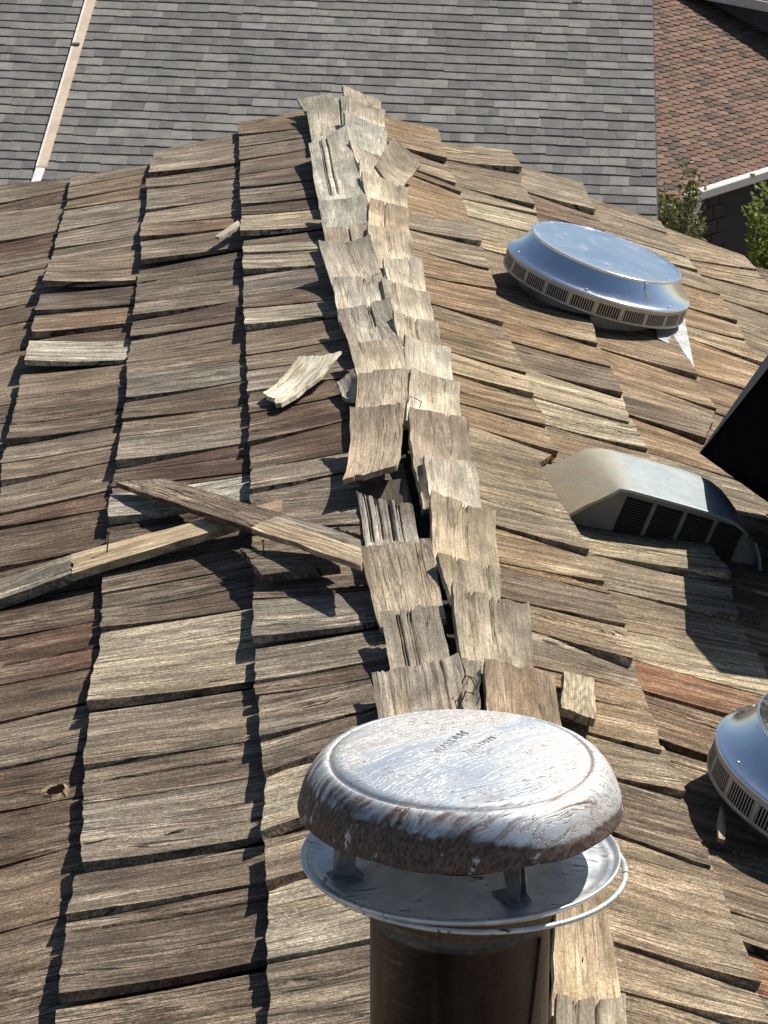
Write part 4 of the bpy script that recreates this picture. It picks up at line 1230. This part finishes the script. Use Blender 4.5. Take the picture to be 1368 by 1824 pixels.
# back wall
nb = len(v)
v += [v[i] for i in range(L_)] + [pv(PRO[-1][0], yb, .0), pv(PRO[0][0], yb, .0)]
f.append(tuple(range(nb, nb + L_ + 2)))
hood = obj('hood', v, f, M_GALV, bx, None, [True] * (ny * (L_ - 1)) + [False])
m = MB()
lip = []
for (u_, w_) in PRO:
    uu = u_ + (.009 if u_ < .30 else 0)
    lip.append(Vector(pv(uu, yf, w_ - .0016)))
m.tube(lip, .0034, 8)
m.build('rolled_lip', M_GALV, hood)
# recessed front plate with four louvred openings
yp = yf + .020
m = MB()
inner = [pv(u_ + (.009 if u_ < .30 else 0), yp, w_ - .004) for (u_, w_) in PRO]
bot = [pv(PRO[-1][0], yp, .0), pv(PRO[0][0] + .009, yp, .0)]
pts = [Vector(p) for p in inner + bot]
m.prism(pts, [p + Vector((0, .002, 0)) for p in pts])
m.build('front_plate', plain('grey_paint', (.23, .225, .20), .6, .2, .1, 30), bx)
for i in range(4):
    u0 = .326 + i * .0535
    m = MB()
    lean = .006
    ww, z0, z1 = .0460, .004, .088
    P4 = [pv(u0 - lean, yp - .0015, z0), pv(u0 + ww - lean, yp - .0015, z0), pv(u0 + ww, yp - .0015, z1), pv(u0, yp - .0015, z1)]
    m.prism([Vector(p) for p in P4], [Vector(p) + Vector((0, .001, 0)) for p in P4])
    op = m.build('vent_opening', M_DARK, bx)
    m = MB()
    for k in range(18):
        z_ = z0 + .003 + k * .0045
        m.box(pv(u0 + ww / 2 - lean * (1 - (z_ - z0) / (z1 - z0)), yp - .004, z_), ww - .002, .005, .0008)
    m.build('slats', plain('slat_paint', (.07, .07, .065), .6, .2, .1, 30), op)

# ================================================================= the black tilted panel at the right
A_, N_, Q_ = Vector((.519, 4.565, -.038)), Vector((.504, 3.912, .123)), Vector((.695, 4.622, .211))
pn = tag(empty('black_panel', (.6, 4.25, -.15)), 'black tilted panel on a bracket at the right edge, shading the box vent', 'panel')
pi_ = Matrix.Translation((-.6, -4.25, .15))
M_BLK = plain('black_plastic', (.0045, .0045, .005), 1., 0, .3, 60, .0, .0)
e1, e2 = (Q_ - A_) * 2.0, (N_ - A_)
nrm = e2.cross(e1).normalized()
m = MB()
face = [A_, N_, N_ + e1, A_ + e1]
m.prism(face, [p - nrm * .30 for p in face])  # unseen depth behind the face, added to widen the cast shadow
m.build('panel_body', M_BLK, pn, pi_)
m = MB()
gq = [A_ + nrm * .0016, A_ + e1 + nrm * .012, A_ + e1 + e2 * .36 + nrm * .012, A_ + e2 * .01 + nrm * .0016]  # lighter grey strip laid on the face, painting its sky-lit edge
m.prism(gq, [p - nrm * .0012 for p in gq])
m.build('lit_edge_strip', plain('lit_edge_grey', (.085, .085, .095), .8, 0, .15, 50), pn, pi_)
m = MB()
mid = (A_ + N_) / 2 + e1 * .55
m.tube([mid, Vector((.74, 4.24, -.17))], .014, 10)
m.build('post', M_BLK, pn, pi_)
m = MB()
m.box((.80, 4.25, .03), .20, .30, .06, FRR)
m.build('bracket', M_BLK, pn, pi_)

# ================================================================= grey shingled neighbour
def shingle_mat(name, island, cols, speck=.3):
    n = NT(name)
    P = n.coord('Object', True) if not island else n.coord('Object', False)
    rnd = n.n('ShaderNodeNewGeometry').outputs['Random Per Island'] if island else n.n('ShaderNodeObjectInfo').outputs['Random']
    cr = n.n('ShaderNodeValToRGB')
    cr.color_ramp.interpolation = 'CONSTANT'
    el = cr.color_ramp.elements
    while len(el) < len(cols): el.new(.5)
    for i, c in enumerate(cols):
        el[i].position = i / len(cols)
        el[i].color = (*c, 1)
    n.put(cr.inputs[0], rnd)
    g = n.noise(P, 160, 4, .7)
    b = n.noise(P, 7, 4, .6)
    n.set(**{'Base Color': n.fscale(cr.outputs[0], n.math('MULTIPLY', n.ramp(g, .3, .7, 1 - speck, 1 + speck), n.ramp(b, .3, .7, .86, 1.14))), 'Roughness': .95, 'Specular IOR Level': .15})
    n.bump(g, .002)
    return n.m


GREYS = [(.178, .170, .160), (.200, .191, .179), (.146, .140, .135), (.182, .174, .165), (.232, .221, .204), (.158, .151, .146), (.214, .204, .189), (.178, .172, .162)]
M_SH = shingle_mat('grey_shingle', False, GREYS)
M_SHI = shingle_mat('grey_shingle_field', True, GREYS)
psi, beta = R(-6.4), R(22.6)
cN = Vector((math.cos(psi), math.sin(psi), 0))
uN = Vector((-math.sin(psi) * math.cos(beta), math.cos(psi) * math.cos(beta), math.sin(beta)))
nN = cN.cross(uN)
PN = Vector((3.509, 23.0, -3.887))
NM = Matrix.Translation(PN) @ Matrix((cN, uN, nN)).transposed().to_4x4()
GZ = -9.5
nb_ = tag(empty('neighbour_house', (0, 24, GZ)), 'neighbouring house with a plain grey asphalt shingle roof behind the wooden roof', 'house')
ni = Matrix.Translation((0, -24, -GZ))
m = MB()
m.box((-4.5, 2.0, -.06), 9.0, 6.4, .10)
nroof = m.build('roof_slope', plain('dark_underlay', (.03, .03, .03), .95, 0, .2, 30), nb_, ni @ NM)
m = MB()
m.box((.008, 2.0, -.085), .012, 6.42, .15)
m.build('rake_trim', plain('rake_metal', (.04, .038, .037), .8, .0, .15, 20), nb_, ni @ NM)
m = MB()
m.box((-1.1, 26.6, -7.2), 8.0, 5.0, 4.5)
m.build('wall', plain('neighbour_stucco', (.45, .42, .37), .9, 0, .1, 10), nb_, ni)
EXN, rs = .143, random.Random(77)
tabs = []
for row in range(-9, 34):
    x = .0 - rs.uniform(0, .1)
    dy = 0
    x = .002
    while x > -8.8:
        wd = rs.choice([.09, .13, .17, .2, .24, .3])
        x0 = max(x - wd, -8.98)
        P = NM @ Vector(((x + x0) / 2, row * EXN, 0))
        px, py = proj_px(P)
        vis = -60 < px < 1200 and -40 < py < 470
        # hidden behind the wooden roof?
        lim = 330 - (px * .27 if px < 600 else (600 * .27) - (px - 600) * .38) if vis else 0
        hid = vis and py > (350 - .30 * px if px < 610 else 165 + .38 * (px - 610)) + 25
        tabs.append((x0, x, row, rs.uniform(-.007, .007) + .006 * math.sin(x * 1.7 + row * 2.1), rs.uniform(.0, .004), vis and not hid, P.y))
        x = x0
seen = sorted([t for t in tabs if t[5]], key=lambda t: -(t[1] - t[0]) / t[6])
indiv = set(id(t) for t in seen[:298])
fieldm = MB()


def tab_verts(w_, d, lift, r):
    a, b = .004, .014 + lift
    return [(0, d, b), (w_ * .5, d + r * .4, b + .0015), (w_, d + r, b), (w_, EXN * 1.25, a), (0, EXN * 1.25, a),
            (0, d, b - .012), (w_ * .5, d + r * .4, b - .011), (w_, d + r, b - .012), (w_, EXN * 1.25, a - .006), (0, EXN * 1.25, a - .006)]


TF = [(0, 1, 2, 3, 4), (0, 5, 6, 1), (1, 6, 7, 2), (2, 7, 8, 3), (4, 9, 5, 0)]
cache = {}
for t in tabs:
    x0, x1, row, dy, lf, vis, _ = t
    w_ = x1 - x0 - .0015
    if id(t) in indiv:
        key = (round(w_, 2), rs.randrange(3))
        if key not in cache:
            me = bpy.data.meshes.new('shingle_tab')
            me.from_pydata(tab_verts(round(w_, 2) - .002, rs.uniform(-.004, .004), rs.uniform(0, .003), rs.uniform(-.005, .005)), [], TF)
            me.materials.append(M_SH)
            cache[key] = me
        o = bpy.data.objects.new('shingle', cache[key])
        COL.objects.link(o)
        o.parent = nroof
        o.location = (x0, row * EXN + dy, 0)
    else:
        fieldm.add([(x0 + v[0], row * EXN + v[1], v[2]) for v in tab_verts(w_, dy, lf, rs.uniform(-.005, .005))], TF)
tag(fieldm.build('shingle_field', M_SHI, nroof), kind='stuff')

# pale batten on the neighbour's roof
bt = empty('batten')
bt.matrix_world = NM @ Matrix.Translation((-5.41, 1.6, .012))
tag(bt, 'long pale wooden batten lying up the grey shingle roof', 'batten')


def bq(pts, z, th):
    m = MB()
    q = [Vector((a + 5.41, b - 1.6, z)) for a, b in pts]
    m.prism(q[::-1], [p - Vector((0, 0, th)) for p in q][::-1])
    return m


o = bq([(-5.395, 4.2), (-5.318, 4.2), (-5.375, .30), (-5.447, .30)], .022, .018).build('board_face', plain('pale_batten_wood', (.58, .46, .345), .8, 0, .12, 9), bt)
o = bq([(-5.422, 4.2), (-5.397, 4.2), (-5.449, .30), (-5.470, .30)], .024, .018).build('white_edge', plain('chalky_white', (.72, .68, .60), .8, 0, .2, 40), bt)
o = bq([(-5.465, .29), (-5.385, .29), (-5.40, .02), (-5.475, .02)], .020, .016).build('white_end', plain('white_paint_flaked', (.75, .74, .70), .7, 0, .15, 40), bt)
m = MB()
m.box((-5.405 + 5.41, 2.30 - 1.6, .03), .07, .03, .012)
m.build('knot_splinter', plain('dark_wood', (.12, .08, .05), .9, 0, .3, 60), bt)

# ================================================================= the brown tiled house
BRN = [(0.1677, 0.1049, 0.0774), (0.1849, 0.1204, 0.0903), (0.1462, 0.0929, 0.0705), (0.1204, 0.0877, 0.0722), (0.2021, 0.1333, 0.1015), (0.0894, 0.074, 0.0636), (0.1634, 0.1101, 0.086), (0.1763, 0.1118, 0.0808)]
M_TL = shingle_mat('brown_tile', False, BRN, .2)
M_TLI = shingle_mat('brown_tile_field', True, BRN, .2)
PT = Vector((6.002, 36.0, -6.604))
pt_, bt_ = R(50), R(20)
eT = Vector((math.cos(pt_), math.sin(pt_), 0))
uT = Vector((-math.sin(pt_) * math.cos(bt_), math.cos(pt_) * math.cos(bt_), math.sin(bt_)))
nT = eT.cross(uT)
TM_ = Matrix.Translation(PT) @ Matrix((eT, uT, nT)).transposed().to_4x4()
th_ = tag(empty('tiled_house', (8, 40, GZ)), 'brown tile roofed house with white gutter at the upper right', 'house')
ti = Matrix.Translation((-8, -40, -GZ))
m = MB()
m.box((6.0, 4.5, -.08), 12.6, 9.0, .12)
troof = m.build('roof_slope', plain('tile_underlay', (.03, .022, .02), .95, 0, .2, 30), th_, ti @ TM_)
EXT, WT = .13, .20
rt_ = random.Random(9)
tl = []
for row in range(-1, 50):
    for k in range(-2, 62):
        a = k * WT + (WT / 2 if row % 2 else 0)
        b = row * EXT
        P = TM_ @ Vector((a + WT / 2, b, 0))
        px, py = proj_px(P)
        vis = 1160 < px < 1385 and -15 < py < 352 and not (py < 100 - (1368 - px) * .63 - 12)
        tl.append((a, b, vis, py))
tl_vis = sorted([t for t in tl if t[2]], key=lambda t: -t[3])
tind = set(id(t) for t in tl_vis[:298])


def tile_verts(r):
    d = r.uniform(-.006, .006)
    h = .020 + r.uniform(0, .008)
    p = [(.004, .055 + d), (.050, .0 + d), (WT - .050, .0 + d), (WT - .004, .055 + d), (WT - .004, EXT * 1.5), (.004, EXT * 1.5)]
    hh = [h - .004, h, h, h - .004, .002, .002]
    return [(x, y, z) for (x, y), z in zip(p, hh)] + [(x, y, z - .014) for (x, y), z in zip(p, hh)]


TTF = [(0, 1, 2, 3, 4, 5), (0, 6, 7, 1), (1, 7, 8, 2), (2, 8, 9, 3), (3, 9, 10, 4), (5, 11, 6, 0)]
tmeshes = []
for i in range(6):
    me = bpy.data.meshes.new('roof_tile')
    me.from_pydata(tile_verts(rt_), [], TTF)
    me.materials.append(M_TL)
    tmeshes.append(me)
tf = MB()
for t in tl:
    if id(t) in tind:
        o = bpy.data.objects.new('roof_tile', rt_.choice(tmeshes))
        COL.objects.link(o)
        o.parent = troof
        o.location = (t[0], t[1], 0)
    else:
        tf.add([(x + t[0], y + t[1], z) for x, y, z in tile_verts(rt_)], TTF)
tag(tf.build('tile_field', M_TLI, troof), kind='stuff')
M_WHT = plain('white_gutter', (.62, .60, .58), .5, 0, .08, 20)
m = MB()
hz = Vector((0, 0, 1))
oT = eT.cross(hz)          # outward, horizontal


def gp(a, out, z): return PT + eT * a + oT * out + hz * z


for a0, a1 in ((-.02, 11.8),):
    sec = [(.0, .02), (.13, .02), (.14, .005), (.125, -.10), (.08, -.13), (.0, -.14)]
    m.prism([gp(a0, o_, z_) for o_, z_ in sec], [gp(a1, o_, z_) for o_, z_ in sec])
m.build('gutter', M_WHT, th_, ti)
m = MB()
m.tube([gp(.35, .07, -.12), gp(.37, .04, -.26), gp(.40, -.32, -.44), gp(.40, -.36, -.6), gp(.40, -.36, -2.9)], .055, 10)
m.build('downspout', M_WHT, th_, ti)
m = MB()
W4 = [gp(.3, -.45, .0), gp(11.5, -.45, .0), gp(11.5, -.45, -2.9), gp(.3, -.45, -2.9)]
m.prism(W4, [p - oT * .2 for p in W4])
m.build('wall', plain('eave_shade_blue_siding', (.014, .016, .019), .8, 0, .1, 6), th_, ti)  # deep shade under the eave is put into the siding colour
m = MB()
W4 = [gp(.3, -.47, .0), gp(.3, -.47, -2.9), gp(.3, -5.5, -2.9), gp(.3, -5.5, .6)]
m.prism(W4, [p + eT * .15 for p in W4])
m.build('wall', plain('side_siding', (.16, .15, .145), .8, 0, .1, 6), th_, ti)
M_BRK = plain('eave_shade_brick', (.034, .024, .021), .85, 0, .25, 12)  # brick colour lowered to paint the eave's deep shade
rb = random.Random(4)
for r_ in range(8):
    for k in range(3):
        m = MB()
        a0 = 1.22 + k * .31 - (.15 if r_ % 2 else 0)
        z0 = -.30 - r_ * .21
        q = [gp(a0, -.43, z0), gp(a0 + .285, -.43, z0), gp(a0 + .285, -.43, z0 - .185), gp(a0, -.43, z0 - .185)]
        m.prism(q, [p - oT * .06 for p in q])
        m.build('brick', M_BRK, th_, ti)
# upper storey that throws the dark shadow
F1, F3 = Vector((7.482, 43.455, -5.082)), Vector((8.802, 42.539, -5.192))
fd = (F3 - F1).normalized()
Fa, Fb = F1 - fd * 1.6, F3 + fd * 2.2
bd = Vector((.57, .82, .28)).normalized()
m = MB()
q = [Fa, Fb, Fb + bd * 3, Fa + bd * 3]
m.prism([p + hz * .16 for p in q][::-1], [p + hz * .02 for p in q][::-1])
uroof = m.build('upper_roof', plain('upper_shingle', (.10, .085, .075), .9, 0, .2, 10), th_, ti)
m = MB()
q = [Fa - bd * .03, Fb - bd * .03, Fb - bd * .03 + hz * .15, Fa - bd * .03 + hz * .15]
m.prism(q[::-1], [p + bd * .03 for p in q][::-1])
m.build('fascia', plain('pale_fascia', (.55, .53, .50), .6, 0, .08, 10), th_, ti)
m = MB()
wa, wb = Fa + bd * .45 + fd * .4, Fb + bd * .45
q = [wa, wb, wb - hz * 2.2, wa - hz * 2.2]
m.prism(q, [p + bd * .15 for p in q])
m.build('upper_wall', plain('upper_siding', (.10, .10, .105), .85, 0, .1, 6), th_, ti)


# ================================================================= planting between the houses
def leaf_mat(name, c1, c2, tr=.35):
    n = NT(name)
    rnd = n.n('ShaderNodeNewGeometry').outputs['Random Per Island']
    c = n.mix(rnd, c1, c2)
    n.set(**{'Base Color': c, 'Roughness': .55, 'Specular IOR Level': .4})
    tl_ = n.n('ShaderNodeBsdfTranslucent')
    n.put(tl_.inputs[0], n.mix(.4, c, (.30, .36, .05)))
    ms = n.n('ShaderNodeMixShader')
    ms.inputs[0].default_value = tr
    n.t.links.new(n.b.outputs[0], ms.inputs[1])
    n.t.links.new(tl_.outputs[0], ms.inputs[2])
    n.t.links.new(ms.outputs[0], n.out.inputs[0])
    return n.m


M_BARK = plain('bark', (.16, .12, .08), .9, 0, .3, 40)


def plant(name, loc, rx, ry, rz, nleaf, size, mat, label, seed, nstem=7, spread=1., gaps=.35):
    r = random.Random(seed)
    root = tag(empty(name, (loc[0], loc[1], GZ)), label, 'shrub')
    off = Matrix.Translation((-loc[0], -loc[1], -GZ))
    c = Vector(loc)
    st = MB()
    base = Vector((loc[0], loc[1], GZ))
    fork = c - Vector((0, 0, rz * 1.1))
    st.tube([base, base * .5 + fork * .5 + Vector((.05, .03, 0)), fork], [.07, .055, .04], 8)
    tips = []
    for i in range(nstem):
        d = Vector((r.uniform(-1, 1) * rx, r.uniform(-1, 1) * ry, r.uniform(-.3, 1) * rz))
        e = c + d * .85
        midp = (fork + e) / 2 + Vector((r.uniform(-.1, .1) * rx, r.uniform(-.1, .1) * ry, 0))
        st.tube([fork, midp, e], [.022, .014, .004], 6)
        tips += [midp, (midp + e) / 2, e, e]
    st.build('trunk', M_BARK, root, off)
    lf = MB()
    clumps = [c + Vector((r.gauss(0, .45) * rx, r.gauss(0, .45) * ry, r.gauss(0, .45) * rz)) for _ in range(int(18 * spread))] + tips
    for i in range(nleaf):
        q = r.choice(clumps)
        p = q + Vector((r.gauss(0, .13) * rx, r.gauss(0, .13) * ry, r.gauss(0, .13) * rz)) * 1.3
        a = Vector((r.uniform(-1, 1), r.uniform(-1, 1), r.uniform(-.9, .5))).normalized()
        b = a.orthogonal().normalized()
        b = (Matrix.Rotation(r.uniform(0, 6.28), 3, a) @ b)
        nn = a.cross(b)
        s_ = size * r.uniform(.6, 1.25)
        w_ = s_ * r.uniform(.28, .42)
        lf.add([p, p + a * s_ * .4 + b * w_ + nn * s_ * .08, p + a * s_ + nn * -s_ * .12, p + a * s_ * .4 - b * w_ + nn * s_ * .08], [(0, 1, 2), (0, 2, 3)])
    lf.build('crown', mat, root, off)
    return root


plant('bush', (4.36, 27.0, -5.02), .27, .4, .56, 4200, .058, leaf_mat('olive_leaf', (.095, .092, .045), (.230, .205, .115), .25), 'olive green bush between the grey roof and the white gutter', 21, 9)
plant('shrub', (2.86, 15.0, -2.16), .17, .3, .34, 1300, .050, leaf_mat('lime_leaf', (.075, .12, .022), (.20, .235, .045), .4), 'bright yellow green leafy shrub at the right edge behind the wooden roof', 22, 8)

# ================================================================= ground
g = obj('ground', [(-400, -200, GZ), (400, -200, GZ), (400, 900, GZ), (-400, 900, GZ)], [(0, 1, 2, 3)], plain('dry_garden_soil', (.16, .13, .095), .95, 0, .35, .6))
tag(g, kind='structure')
